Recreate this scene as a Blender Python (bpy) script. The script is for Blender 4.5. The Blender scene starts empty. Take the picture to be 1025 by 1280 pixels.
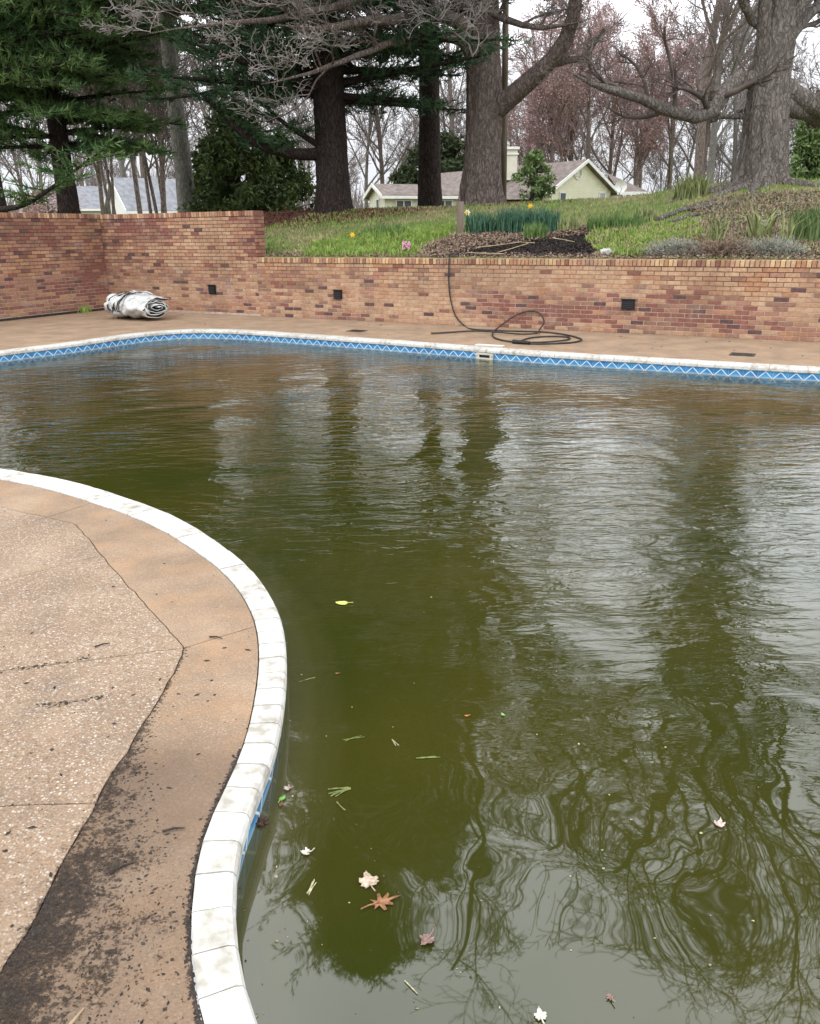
import bpy, bmesh, math, random
import numpy as np
from mathutils import Vector, Matrix
from mathutils.geometry import delaunay_2d_cdt
from mathutils import noise as mnoise
random.seed(7); rng = np.random.default_rng(7)
SC = bpy.context.scene
C = SC.collection

# ------------------------------------------------------------------ camera
F, PITCH, ROLL, EYE = 1006.97, 0.335, 0.0112, 1.5582
cp, sp_ = math.cos(PITCH), math.sin(PITCH); cr, sr = math.cos(ROLL), math.sin(ROLL)
cam = bpy.data.cameras.new('camera'); cam.sensor_fit = 'HORIZONTAL'; cam.sensor_width = 36
cam.lens = 36*F/1025; cam.clip_end = 2000; cam.clip_start = 0.05
co = bpy.data.objects.new('camera', cam); C.objects.link(co)
R0 = Vector((1,0,0)); U0 = Vector((0,sp_,cp)); Fw = Vector((0,cp,-sp_))
Rr = R0*cr-U0*sr; Uu = R0*sr+U0*cr
M4 = Matrix((Rr,Uu,-Fw)).transposed().to_4x4(); M4.translation = Vector((0,0,EYE))
co.matrix_world = M4; SC.camera = co

# ------------------------------------------------------------------ world, sun, exposure
SC.view_settings.view_transform = 'Standard'; SC.view_settings.look = 'None'
SC.view_settings.exposure = 0.0; SC.view_settings.gamma = 1; SC.view_settings.use_curve_mapping = False
SUN_EL, SUN_AZ = math.radians(52), math.radians(215)      # azimuth clockwise from +Y
W = bpy.data.worlds.new('World'); SC.world = W; W.use_nodes = True
nt = W.node_tree; N = nt.nodes; L = nt.links; N.clear()
out = N.new('ShaderNodeOutputWorld'); bg = N.new('ShaderNodeBackground'); bg.inputs[1].default_value = 0.1
sky = N.new('ShaderNodeTexSky'); sky.sky_type = 'NISHITA'; sky.sun_disc = False
sky.sun_elevation = SUN_EL; sky.sun_rotation = SUN_AZ; sky.dust_density = 4; sky.air_density = 1
tc = N.new('ShaderNodeTexCoord'); sx = N.new('ShaderNodeSeparateXYZ'); L.new(tc.outputs['Generated'], sx.inputs[0])
rmp = N.new('ShaderNodeValToRGB'); L.new(sx.outputs[2], rmp.inputs[0])     # overcast sky: three times brighter overhead
e = rmp.color_ramp.elements
e[0].position = 0.0; e[0].color = (.255,.262,.280,1); e[1].position = 1.0; e[1].color = (.80,.81,.82,1)
m = rmp.color_ramp.elements.new(.17); m.color = (.40,.408,.425,1)
m = rmp.color_ramp.elements.new(.27); m.color = (.93,.955,1.0,1)
m = rmp.color_ramp.elements.new(.72); m.color = (.92,.945,.985,1)
mp = N.new('ShaderNodeMapping'); mp.inputs['Scale'].default_value = (1.5,1.5,4); L.new(tc.outputs['Generated'], mp.inputs[0])
nz = N.new('ShaderNodeTexNoise'); nz.inputs['Scale'].default_value = 1.6; nz.inputs['Detail'].default_value = 5; L.new(mp.outputs[0], nz.inputs[0])
mr = N.new('ShaderNodeMapRange'); mr.inputs[1].default_value=.3; mr.inputs[2].default_value=.7; mr.inputs[3].default_value = 29; mr.inputs[4].default_value = 36; L.new(nz.outputs[0], mr.inputs[0])
vm = N.new('ShaderNodeVectorMath'); vm.operation = 'SCALE'; L.new(rmp.outputs[0], vm.inputs[0]); L.new(mr.outputs[0], vm.inputs['Scale'])
mx = N.new('ShaderNodeMix'); mx.data_type = 'RGBA'; mx.inputs[0].default_value = .93
L.new(sky.outputs[0], mx.inputs[6]); L.new(vm.outputs[0], mx.inputs[7])
L.new(mx.outputs[2], bg.inputs[0]); L.new(bg.outputs[0], out.inputs[0])
sd = bpy.data.lights.new('sun','SUN'); sd.energy = 0.5; sd.angle = math.radians(22); sd.color = (1,.96,.9)
so = bpy.data.objects.new('sun', sd); C.objects.link(so); so.location = (-10,-10,30)
sdir = Vector((math.sin(SUN_AZ)*math.cos(SUN_EL), math.cos(SUN_AZ)*math.cos(SUN_EL), math.sin(SUN_EL)))
so.rotation_euler = sdir.to_track_quat('Z','Y').to_euler()

# ------------------------------------------------------------------ picture-to-ground helpers
def ray(px, py):
    a = (px-512.5)/F; b = -(py-640)/F
    return Fw + Rr*a + Uu*b
def G(px, py, z=0.0):
    D = ray(px,py); t = (z-EYE)/D.z
    return Vector((D.x*t, D.y*t, z))
def PD(px, py, depth):
    D = ray(px,py); t = depth/D.y
    return Vector((D.x*t, depth, EYE+D.z*t))
def proj(p):
    v = Vector(p)-Vector((0,0,EYE)); d = v.dot(Fw)
    if d < .05: return (-9999,-9999,.05)
    return (512.5+F*v.dot(Rr)/d, 640-F*v.dot(Uu)/d, d)
CX, CY, AZ = -6.5772, 18.4073, 0.4964
CN = Vector((CX,CY,0)); d1 = Vector((math.cos(AZ),-math.sin(AZ),0)); d2 = Vector((-math.sin(AZ),-math.cos(AZ),0)); nb = -d2
W1, W2, T_END = 1.115, 1.97, 4.14
def onwall(px, py, off=0.0):          # point on the long wall's face, off = metres in front
    D = ray(px,py); O = Vector((0,0,EYE)); P0 = CN-nb*off
    t = (P0-O).dot(nb)/D.dot(nb); return O+D*t
def sstep(a,b,x):
    t = min(1,max(0,(x-a)/(b-a))); return t*t*(3-2*t)
MAPLE = PD(955,245,18.0)
def terr(x, y):
    vx, vy = x-CX, y-CY
    s = vx*nb.x+vy*nb.y; t = vx*d1.x+vy*d1.y
    d = max(s, -t)
    q = sstep(.05,.26,x/max(y,6)); lim = 5.4+2.1*q
    z = 1.085+(.186-.038*q)*min(max(d,0),lim)+(.016+.018*q)*min(max(d-lim,0),20)-.022*max(0,min(d,60)-29)-.012*max(0,d-60)
    if d > 120: z += .012*(d-120)
    r2 = (x-MAPLE.x)**2+(y-MAPLE.y)**2
    z += .42*math.exp(-r2/(2*1.9**2))
    z += .03*mnoise.noise(Vector((x*.6,y*.6,3)))*min(1,max(d,0)/2)
    return z
def GT(px, py):
    D = ray(px,py); t = 8.0
    while t < 120:
        p = Vector((0,0,EYE))+D*t
        vx, vy = p.x-CX, p.y-CY; s = vx*nb.x+vy*nb.y; tt = vx*d1.x+vy*d1.y
        if max(s,-tt) > .12 and p.z < terr(p.x,p.y): break
        t += .04
    return Vector((p.x,p.y,terr(p.x,p.y)))

# ------------------------------------------------------------------ object helpers
def link(o, parent=None):
    C.objects.link(o)
    if parent is not None: o.parent = parent
    return o
def tag(o, label, cat, group=None):
    o['label'] = label; o['category'] = cat
    if group: o['group'] = group
    return o
def thing(name, label, cat, loc=(0,0,0), group=None):
    o = bpy.data.objects.new(name, None); o.location = loc; o.empty_display_size = .2; link(o)
    return tag(o, label, cat, group)
def mesh(name, V, Fc, mats, mi=None, smooth=False):
    me = bpy.data.meshes.new(name)
    me.from_pydata([tuple(v) for v in V], [], [tuple(f) for f in Fc])
    for m_ in (mats if isinstance(mats,(list,tuple)) else [mats]): me.materials.append(m_)
    if mi is not None: me.polygons.foreach_set('material_index', list(mi))
    if smooth: me.polygons.foreach_set('use_smooth', [True]*len(me.polygons))
    me.update(); return me
def npmesh(name, V, Fi, mats, mi=None, smooth=False, uv=None):      # Fi (n,k) array, all same k
    me = bpy.data.meshes.new(name); V = np.asarray(V,np.float32); Fi = np.asarray(Fi,np.int32)
    n,k = Fi.shape
    me.vertices.add(len(V)); me.vertices.foreach_set('co', V.ravel())
    me.loops.add(n*k); me.loops.foreach_set('vertex_index', Fi.ravel())
    me.polygons.add(n); me.polygons.foreach_set('loop_start', np.arange(0,n*k,k,dtype=np.int32))
    for m_ in (mats if isinstance(mats,(list,tuple)) else [mats]): me.materials.append(m_)
    if mi is not None: me.polygons.foreach_set('material_index', np.asarray(mi,np.int32))
    if smooth: me.polygons.foreach_set('use_smooth', np.ones(n,bool))
    me.update(calc_edges=True); return me
def obj(name, me, parent=None, world=True):
    o = bpy.data.objects.new(name, me); link(o, parent)
    if parent is not None and world:                 # vertices given in world space
        o.matrix_parent_inverse = Matrix.Translation(-parent.location)
    return o
def struct(o): o['kind'] = 'structure'; return o
def stuff(o): o['kind'] = 'stuff'; return o
class MB:
    def __init__(s): s.V=[]; s.F=[]; s.M=[]
    def quad(s, a,b,c,d, m=0):
        n=len(s.V); s.V += [a,b,c,d]; s.F.append((n,n+1,n+2,n+3)); s.M.append(m)
    def poly(s, P, m=0):
        n=len(s.V); s.V += list(P); s.F.append(tuple(range(n,n+len(P)))); s.M.append(m)
    def box(s, c, hx, hy, hz, ax=Vector((1,0,0)), ay=None, az=Vector((0,0,1)), m=0):
        c = Vector(c); ay = ay or az.cross(ax); n=len(s.V)
        for k in ((-1,-1,-1),(1,-1,-1),(1,1,-1),(-1,1,-1),(-1,-1,1),(1,-1,1),(1,1,1),(-1,1,1)):
            s.V.append(c+ax*(k[0]*hx)+ay*(k[1]*hy)+az*(k[2]*hz))
        for f in ((0,3,2,1),(4,5,6,7),(0,1,5,4),(1,2,6,5),(2,3,7,6),(3,0,4,7)):
            s.F.append(tuple(n+i for i in f)); s.M.append(m)
    def prism(s, P, h, m=0):     # plan polygon list of Vectors (top), depth h downward
        n=len(s.V); k=len(P)
        s.V += [Vector(p) for p in P]+[Vector(p)-Vector((0,0,h)) for p in P]
        s.F.append(tuple(range(n,n+k))); s.M.append(m)
        s.F.append(tuple(range(n+2*k-1,n+k-1,-1))); s.M.append(m)
        for i in range(k):
            j=(i+1)%k; s.F.append((n+i,n+k+i,n+k+j,n+j)); s.M.append(m)
    def tube(s, P, R, n=8, m=0, cap=True):
        P=[Vector(p) for p in P]; base=len(s.V); up=Vector((0,0,1))
        prev=None
        for i,p in enumerate(P):
            t=(P[min(i+1,len(P)-1)]-P[max(i-1,0)]).normalized()
            if prev is None: a=t.cross(up if abs(t.z)<.9 else Vector((1,0,0))).normalized()
            else: a=(prev-t*prev.dot(t)).normalized()
            prev=a; b=t.cross(a); r=R[i] if hasattr(R,'__len__') else R
            for k in range(n):
                an=2*math.pi*k/n; s.V.append(p+a*(math.cos(an)*r)+b*(math.sin(an)*r))
        for i in range(len(P)-1):
            for k in range(n):
                k2=(k+1)%n; s.F.append((base+i*n+k,base+i*n+k2,base+(i+1)*n+k2,base+(i+1)*n+k)); s.M.append(m)
        if cap:
            s.F.append(tuple(base+k for k in range(n-1,-1,-1))); s.M.append(m)
            s.F.append(tuple(base+(len(P)-1)*n+k for k in range(n))); s.M.append(m)
    def build(s, name, mats, parent=None, smooth=False):
        return obj(name, mesh(name, s.V, s.F, mats, s.M, smooth), parent)

# ------------------------------------------------------------------ materials
def mat(name, col, rough=.8, col2=None, scale=8, detail=6, bump=0, bscale=None, spec=.3, lo=.35, hi=.65, metal=0, stretch=None, coord='Object'):
    M = bpy.data.materials.new(name); M.use_nodes = True
    t = M.node_tree; n = t.nodes; l = t.links; b = n['Principled BSDF']
    b.inputs['Roughness'].default_value = rough; b.inputs['Specular IOR Level'].default_value = spec; b.inputs['Metallic'].default_value = metal
    b.inputs['Base Color'].default_value = (*col,1)
    if col2 is not None or bump:
        g = n.new('ShaderNodeNewGeometry') if coord=='World' else n.new('ShaderNodeTexCoord')
        vec = g.outputs['Position'] if coord=='World' else g.outputs['Object']
        if stretch:
            mp = n.new('ShaderNodeMapping'); mp.inputs['Scale'].default_value = stretch; l.new(vec, mp.inputs[0]); vec = mp.outputs[0]
        if col2 is not None:
            z = n.new('ShaderNodeTexNoise'); z.inputs['Scale'].default_value = scale; z.inputs['Detail'].default_value = detail; l.new(vec, z.inputs[0])
            r = n.new('ShaderNodeValToRGB'); l.new(z.outputs[0], r.inputs[0])
            r.color_ramp.elements[0].position=lo; r.color_ramp.elements[0].color=(*col,1)
            r.color_ramp.elements[1].position=hi; r.color_ramp.elements[1].color=(*col2,1)
            l.new(r.outputs[0], b.inputs['Base Color'])
        if bump:
            z2 = n.new('ShaderNodeTexNoise'); z2.inputs['Scale'].default_value = bscale or scale*3; z2.inputs['Detail'].default_value = 8; l.new(vec, z2.inputs[0])
            bp = n.new('ShaderNodeBump'); bp.inputs['Strength'].default_value = 1; bp.inputs['Distance'].default_value = bump; l.new(z2.outputs[0], bp.inputs['Height']); l.new(bp.outputs[0], b.inputs['Normal'])
    return M
def brickmat(name, c1, c2):
    return mat(name, c1, .9, c2, scale=22, bump=.004, bscale=90, spec=.15, lo=.3, hi=.72, coord='World')
_bm=brickmat
def brickmat(name,c1,c2):
    M=_bm(name,c1,c2); t=M.node_tree; n=t.nodes; l=t.links; b=n['Principled BSDF']; src=b.inputs['Base Color'].links[0].from_socket
    g=n.new('ShaderNodeNewGeometry'); mp=n.new('ShaderNodeMapping'); mp.inputs['Scale'].default_value=(1,1,.55); l.new(g.outputs['Position'],mp.inputs[0])
    z=n.new('ShaderNodeTexNoise'); z.inputs['Scale'].default_value=1.7; z.inputs['Detail'].default_value=7; z.inputs['Roughness'].default_value=.65; l.new(mp.outputs[0],z.inputs[0])
    r=n.new('ShaderNodeMapRange'); l.new(z.outputs[0],r.inputs[0]); r.inputs[1].default_value=.44; r.inputs[2].default_value=.70; r.inputs[3].default_value=0; r.inputs[4].default_value=.55
    mx=n.new('ShaderNodeMix'); mx.data_type='RGBA'; l.new(r.outputs[0],mx.inputs[0]); l.new(src,mx.inputs[6]); mx.inputs[7].default_value=(.13,.08,.06,1)
    z3=n.new('ShaderNodeTexNoise'); z3.inputs['Scale'].default_value=2.6; z3.inputs['Detail'].default_value=9; z3.inputs['Roughness'].default_value=.75; l.new(g.outputs['Position'],z3.inputs[0])
    r3=n.new('ShaderNodeMapRange'); l.new(z3.outputs[0],r3.inputs[0]); r3.inputs[1].default_value=.55; r3.inputs[2].default_value=.75; r3.inputs[4].default_value=.45
    m3=n.new('ShaderNodeMix'); m3.data_type='RGBA'; l.new(r3.outputs[0],m3.inputs[0]); l.new(mx.outputs[2],m3.inputs[6]); m3.inputs[7].default_value=(.48,.40,.33,1); l.new(m3.outputs[2],b.inputs['Base Color']); return M
BR = [brickmat('tan_brick',(.33,.185,.108),(.46,.29,.18)), brickmat('buff_brick',(.37,.225,.135),(.51,.345,.22)),
      brickmat('orange_brick',(.31,.15,.08),(.42,.235,.135)), brickmat('red_brick',(.17,.066,.050),(.26,.115,.085)),
      brickmat('brown_brick',(.20,.105,.073),(.30,.175,.12)), brickmat('plum_brick',(.075,.042,.042),(.14,.078,.072)),
      brickmat('yellow_brick',(.46,.29,.14),(.60,.43,.25)), brickmat('rose_brick',(.28,.135,.09),(.38,.21,.145))]
def mortarmat():
    M = mat('mortar',(.36,.27,.21),.95,(.50,.40,.33),scale=9,bump=.003,bscale=120,coord='World')
    t=M.node_tree; n=t.nodes; l=t.links; b=n['Principled BSDF']
    src=b.inputs['Base Color'].links[0].from_socket
    g=n.new('ShaderNodeNewGeometry'); s_=n.new('ShaderNodeSeparateXYZ'); l.new(g.outputs['Position'],s_.inputs[0])
    z=n.new('ShaderNodeTexNoise'); z.inputs['Scale'].default_value=1.1; z.inputs['Detail'].default_value=4; l.new(g.outputs['Position'],z.inputs[0])
    a=n.new('ShaderNodeMath'); a.operation='MULTIPLY_ADD'; l.new(z.outputs[0],a.inputs[0]); a.inputs[1].default_value=1.4; l.new(s_.outputs[2],a.inputs[2])
    r=n.new('ShaderNodeMapRange'); l.new(a.outputs[0],r.inputs[0]); r.inputs[1].default_value=1.15; r.inputs[2].default_value=1.75
    mx=n.new('ShaderNodeMix'); mx.data_type='RGBA'; l.new(r.outputs[0],mx.inputs[0]); l.new(src,mx.inputs[6]); mx.inputs[7].default_value=(.085,.06,.045,1)
    l.new(mx.outputs[2],b.inputs['Base Color']); return M
MORTAR = mortarmat()
BLACK = mat('black_plastic',(.012,.012,.013),.5)
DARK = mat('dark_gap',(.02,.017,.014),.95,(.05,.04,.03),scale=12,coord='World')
# painted coping: white with dirt
COPE = mat('white_painted_brick',(.40,.385,.35),.8,(.53,.52,.49),scale=26,detail=8,bump=.003,bscale=70,lo=.32,hi=.58,coord='World',spec=.25)
COPE2 = mat('worn_white_painted_brick',(.31,.29,.25),.85,(.49,.47,.43),scale=19,detail=9,bump=.004,bscale=60,lo=.36,hi=.56,coord='World',spec=.2)
PLASTER = mat('pool_plaster',(.36,.35,.18),.8,(.46,.45,.27),scale=4,coord='World')
def tilemat():
    M = bpy.data.materials.new('blue_diamond_tile'); M.use_nodes=True; t=M.node_tree; n=t.nodes; l=t.links; b=n['Principled BSDF']
    b.inputs['Roughness'].default_value=.25
    uv=n.new('ShaderNodeUVMap'); s_=n.new('ShaderNodeSeparateXYZ'); l.new(uv.outputs[0],s_.inputs[0])
    def mth(op,a,b2=None,v=None):
        q=n.new('ShaderNodeMath'); q.operation=op
        if hasattr(a,'is_linked') or hasattr(a,'links'): l.new(a,q.inputs[0])
        else: q.inputs[0].default_value=a
        if b2 is not None: l.new(b2,q.inputs[1])
        if v is not None: q.inputs[1].default_value=v
        return q.outputs[0]
    ax=mth('ABSOLUTE',mth('SUBTRACT',s_.outputs[0],v=.5)); ay=mth('ABSOLUTE',mth('SUBTRACT',s_.outputs[1],v=.5))
    sm=mth('ADD',ax,ay); d=mth('ABSOLUTE',mth('SUBTRACT',sm,v=.47)); ln=mth('LESS_THAN',d,v=.038)
    g=n.new('ShaderNodeNewGeometry'); z=n.new('ShaderNodeTexNoise'); z.inputs['Scale'].default_value=14; z.inputs['Detail'].default_value=5; l.new(g.outputs['Position'],z.inputs[0])
    r=n.new('ShaderNodeValToRGB'); l.new(z.outputs[0],r.inputs[0])
    r.color_ramp.elements[0].position=.35; r.color_ramp.elements[0].color=(.022,.15,.35,1); r.color_ramp.elements[1].position=.68; r.color_ramp.elements[1].color=(.055,.27,.51,1)
    mx=n.new('ShaderNodeMix'); mx.data_type='RGBA'; l.new(ln,mx.inputs[0]); l.new(r.outputs[0],mx.inputs[6]); mx.inputs[7].default_value=(.62,.70,.74,1)
    # lime scale low on the tile
    sz=n.new('ShaderNodeSeparateXYZ'); l.new(g.outputs['Position'],sz.inputs[0])
    lm=n.new('ShaderNodeMapRange'); l.new(sz.outputs[2],lm.inputs[0]); lm.inputs[1].default_value=-.108; lm.inputs[2].default_value=-.135
    lmm=mth('MULTIPLY',lm.outputs[0],v=.55)
    m2=n.new('ShaderNodeMix'); m2.data_type='RGBA'; l.new(lmm,m2.inputs[0]); l.new(mx.outputs[2],m2.inputs[6]); m2.inputs[7].default_value=(.42,.47,.44,1)
    l.new(m2.outputs[2],b.inputs['Base Color']); return M
TILE = tilemat()
def bark(name,c1,c2,b=.03,sc=3.5,st=(1,1,.2)):
    M=bpy.data.materials.new(name); M.use_nodes=True; t=M.node_tree; n=t.nodes; l=t.links; B=n['Principled BSDF']; B.inputs['Roughness'].default_value=.95; B.inputs['Specular IOR Level'].default_value=.1
    g=n.new('ShaderNodeNewGeometry'); z0=n.new('ShaderNodeTexNoise'); z0.inputs['Scale'].default_value=5; z0.inputs['Detail'].default_value=5; l.new(g.outputs['Position'],z0.inputs[0])
    va=n.new('ShaderNodeVectorMath'); va.operation='MULTIPLY_ADD'; l.new(z0.outputs[1],va.inputs[0]); va.inputs[1].default_value=(.22,.22,.5); l.new(g.outputs['Position'],va.inputs[2])
    mp=n.new('ShaderNodeMapping'); mp.inputs['Scale'].default_value=st; l.new(va.outputs[0],mp.inputs[0])
    v=n.new('ShaderNodeTexVoronoi'); v.feature='DISTANCE_TO_EDGE'; v.inputs['Scale'].default_value=sc*4; l.new(mp.outputs[0],v.inputs[0])
    z=n.new('ShaderNodeTexNoise'); z.inputs['Scale'].default_value=sc*7; z.inputs['Detail'].default_value=10; z.inputs['Roughness'].default_value=.7; l.new(mp.outputs[0],z.inputs[0])
    e=n.new('ShaderNodeMapRange'); l.new(v.outputs['Distance'],e.inputs[0]); e.inputs[1].default_value=0; e.inputs[2].default_value=.22; e.inputs[3].default_value=.3; e.inputs[4].default_value=1
    m=n.new('ShaderNodeMath'); m.operation='MULTIPLY'; l.new(e.outputs[0],m.inputs[0]); l.new(z.outputs[0],m.inputs[1])
    a=n.new('ShaderNodeMath'); a.operation='MULTIPLY_ADD'; l.new(z.outputs[0],a.inputs[0]); a.inputs[1].default_value=.45; l.new(m.outputs[0],a.inputs[2])
    r=n.new('ShaderNodeValToRGB'); l.new(a.outputs[0],r.inputs[0]); r.color_ramp.elements[0].position=.22; r.color_ramp.elements[0].color=(*[q*.7 for q in c1],1); r.color_ramp.elements[1].position=.85; r.color_ramp.elements[1].color=(*[q*1.15 for q in c2],1)
    l.new(r.outputs[0],B.inputs['Base Color']); bp=n.new('ShaderNodeBump'); bp.inputs['Distance'].default_value=b*1.2; l.new(a.outputs[0],bp.inputs['Height']); l.new(bp.outputs[0],B.inputs['Normal']); return M
def bark_old(name,c1,c2,b=.03,sc=3.5,st=(1,1,.22)): return mat(name,c1,.95,c2,scale=sc*6,detail=12,bump=b,bscale=sc*6,spec=.1,lo=.36,hi=.66,stretch=st,coord='World')
BARK_OAK = bark('grey_brown_bark',(.06,.047,.042),(.25,.20,.175),.05)
BARK_MAPLE = bark('pale_grey_bark',(.06,.05,.044),(.29,.255,.225),.06)
BARK_PINE = bark('dark_pine_bark',(.016,.013,.012),(.075,.056,.05),.05)
BARK_GREY = bark('smooth_grey_bark',(.09,.085,.075),(.19,.18,.16),.02)
TWIG_GREY = mat('grey_twig',(.15,.135,.12),.9,(.33,.30,.275),scale=2,coord='World')
TWIG_DARK = mat('dark_twig',(.07,.055,.05),.9,(.15,.12,.105),scale=2,coord='World')
TWIG_FAR = mat('far_twig',(.13,.105,.10),.9,(.22,.185,.18),scale=.3,coord='World')
TWIG_RED = mat('red_twig',(.17,.12,.115),.9,(.28,.20,.195),scale=.5,coord='World')
BUD_RED = mat('red_bud',(.30,.16,.145),.8,(.42,.27,.25),scale=.8,coord='World')
BUD_GREEN = mat('new_leaf',(.12,.17,.035),.8,(.22,.26,.07),scale=3,coord='World')
def foliage(name,c1,c2,sc=1.4):
    M = mat(name,c1,.75,c2,scale=sc,detail=4,spec=.15,lo=.3,hi=.7,coord='World'); return M
NEEDLE = foliage('blue_green_needle',(.026,.062,.032),(.075,.135,.065))
NEEDLE_L = foliage('bright_green_needle',(.045,.115,.045),(.17,.25,.085))
HEMLOCK = foliage('hemlock_needle',(.028,.046,.014),(.085,.115,.035))
MAGN = foliage('broad_evergreen_leaf',(.022,.034,.014),(.055,.070,.030))
SHRUB = foliage('shrub_leaf',(.06,.10,.03),(.15,.21,.08),3)

# ------------------------------------------------------------------ pool outline
WATER_Z = -.135
nearpx = [(0,585),(90,601),(150,619),(218,644),(273,677),(312,708),(336,738),(353,775),(358,810),(358,845),(353,892),(345,935),(330,975),(312,1013),(299,1050),(292,1095),(292,1142),(295,1181),(302,1224),(320,1280)]
near = [G(x,y) for x,y in nearpx]
farpx = [(-60,449),(0,441),(97,429.2),(150,421.5),(185,417),(232,413.5),(282,413.7),(340,417.2),(450,425),(565,433.5),(680,442.3),(850,452.6),(1025,462.4)]
far_ = [G(x,y,0) for x,y in farpx]
ctrl = [Vector((-7.2,9.7,0))]+far_+[Vector((6.4,8.85,0)),Vector((8.0,7.6,0)),Vector((8.6,5.4,0)),Vector((7.6,2.8,0)),Vector((5.2,.9,0)),Vector((2.6,.15,0)),Vector((1.1,.2,0)),Vector((.35,.52,0)),Vector((-.08,.88,0))]+near[::-1]+[Vector((-4.4,6.15,0)),Vector((-6.0,6.7,0)),Vector((-7.3,7.7,0)),Vector((-7.6,8.8,0))]
def catmull(P, closed=True, step=.03):
    outp=[]; n=len(P)
    for i in range(n if closed else n-1):
        p0=P[(i-1)%n] if closed or i>0 else P[0]; p1=P[i]; p2=P[(i+1)%n]; p3=P[(i+2)%n] if closed or i+2<n else P[-1]
        # centripetal
        t0=0; t1=t0+max((p1-p0).length,1e-4)**.5; t2=t1+max((p2-p1).length,1e-4)**.5; t3=t2+max((p3-p2).length,1e-4)**.5
        k=max(1,int((p2-p1).length/step))
        for j in range(k):
            t=t1+(t2-t1)*j/k
            A1=p0*((t1-t)/(t1-t0))+p1*((t-t0)/(t1-t0)); A2=p1*((t2-t)/(t2-t1))+p2*((t-t1)/(t2-t1)); A3=p2*((t3-t)/(t3-t2))+p3*((t-t2)/(t3-t2))
            B1=A1*((t2-t)/(t2-t0))+A2*((t-t0)/(t2-t0)); B2=A2*((t3-t)/(t3-t1))+A3*((t-t1)/(t3-t1))
            outp.append(B1*((t2-t)/(t2-t1))+B2*((t-t1)/(t2-t1)))
    return outp
raw = catmull(ctrl, True, .02)
# resample evenly and smooth
def resample(P, step, closed=True):
    P=[Vector(p) for p in P]; Q=P+([P[0]] if closed else [])
    d=[0]
    for a,b in zip(Q,Q[1:]): d.append(d[-1]+(b-a).length)
    n=int(d[-1]/step); res=[]; j=0
    for i in range(n if closed else n+1):
        s=d[-1]*i/n
        while j<len(Q)-2 and d[j+1]<s: j+=1
        f=(s-d[j])/max(1e-9,d[j+1]-d[j]); res.append(Q[j].lerp(Q[j+1],min(1,f)))
    return res
OUT = resample(raw,.04); nO=len(OUT)
for _ in range(14): OUT=[(OUT[i-1]+OUT[i]*2+OUT[(i+1)%nO])/4 for i in range(nO)]
area = sum(OUT[i-1].x*OUT[i].y-OUT[i].x*OUT[i-1].y for i in range(nO))/2
if area<0: OUT=OUT[::-1]
def nrm(i):      # outward (deck side) normal, ccw polygon
    t=(OUT[(i+2)%nO]-OUT[(i-2)%nO]).normalized(); return Vector((t.y,-t.x,0))
NR=[nrm(i) for i in range(nO)]
for _ in range(6): NR=[(NR[i-1]+NR[i]*2+NR[(i+1)%nO]).normalized() for i in range(nO)]
def cw(p):       # coping width
    if p.x<1.5 and p.y<6.5: return .105+.10*sstep(2.6,5.4,p.y)
    return .235
WD=[cw(p) for p in OUT]
for _ in range(20): WD=[(WD[i-1]+WD[i]*2+WD[(i+1)%nO])/4 for i in range(nO)]
INN=[OUT[i]+NR[i]*WD[i] for i in range(nO)]
cum=[0]
for i in range(nO): cum.append(cum[-1]+(OUT[(i+1)%nO]-OUT[i]).length)
LEN=cum[-1]
def at(s, arr):
    s%=LEN; i=min(nO-1,int(s/LEN*nO))
    while i>0 and cum[i]>s: i-=1
    while i<nO-1 and cum[i+1]<s: i+=1
    f=(s-cum[i])/(cum[i+1]-cum[i]); return arr[i].lerp(arr[(i+1)%nO],f)
def offs(d): return [OUT[i]+NR[i]*d for i in range(nO)]
def pip(x,y,P):
    c=False; j=len(P)-1
    for i in range(len(P)):
        if (P[i].y>y)!=(P[j].y>y) and x<(P[j].x-P[i].x)*(y-P[i].y)/(P[j].y-P[i].y)+P[i].x: c=not c
        j=i
    return c

# ------------------------------------------------------------------ terrain behind the walls
def unpoly(L_): return [GT(x,y) for x,y in L_]
Z_MULCH = unpoly([(545,321),(575,312),(612,304),(650,299),(700,293),(738,285),(752,296),(748,310),(742,321)])
Z_LITTER = unpoly([(525,312),(545,302),(570,294),(625,291),(690,291),(735,282),(745,290),(700,298),(620,308),(560,321),(530,321)])
Z_COVER = unpoly([(742,312),(730,300),(745,290),(800,284),(870,280),(885,296),(840,306),(800,321),(765,321)])
Z_COVER2 = unpoly([(372,321),(395,305),(450,292),(520,290),(565,284),(560,298),(530,302),(520,321)])
Z_LITTER2 = unpoly([(780,321),(800,312),(860,295),(880,270),(850,262),(900,248),(1030,240),(1030,321)])
def zone(x,y):
    if pip(x,y,Z_MULCH): return 1
    if pip(x,y,Z_COVER): return 3
    if pip(x,y,Z_COVER2): return 4
    if pip(x,y,Z_LITTER): return 2
    if pip(x,y,Z_LITTER2): return 5
    return 0
def gp(px,py,d): p=PD(px,py,d); p.z=terr(p.x,p.y); return p
TREE_AT = {'bigpine':gp(417,264,22),'pine2':gp(537,260,26),'oak':gp(603,263,22)}
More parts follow.
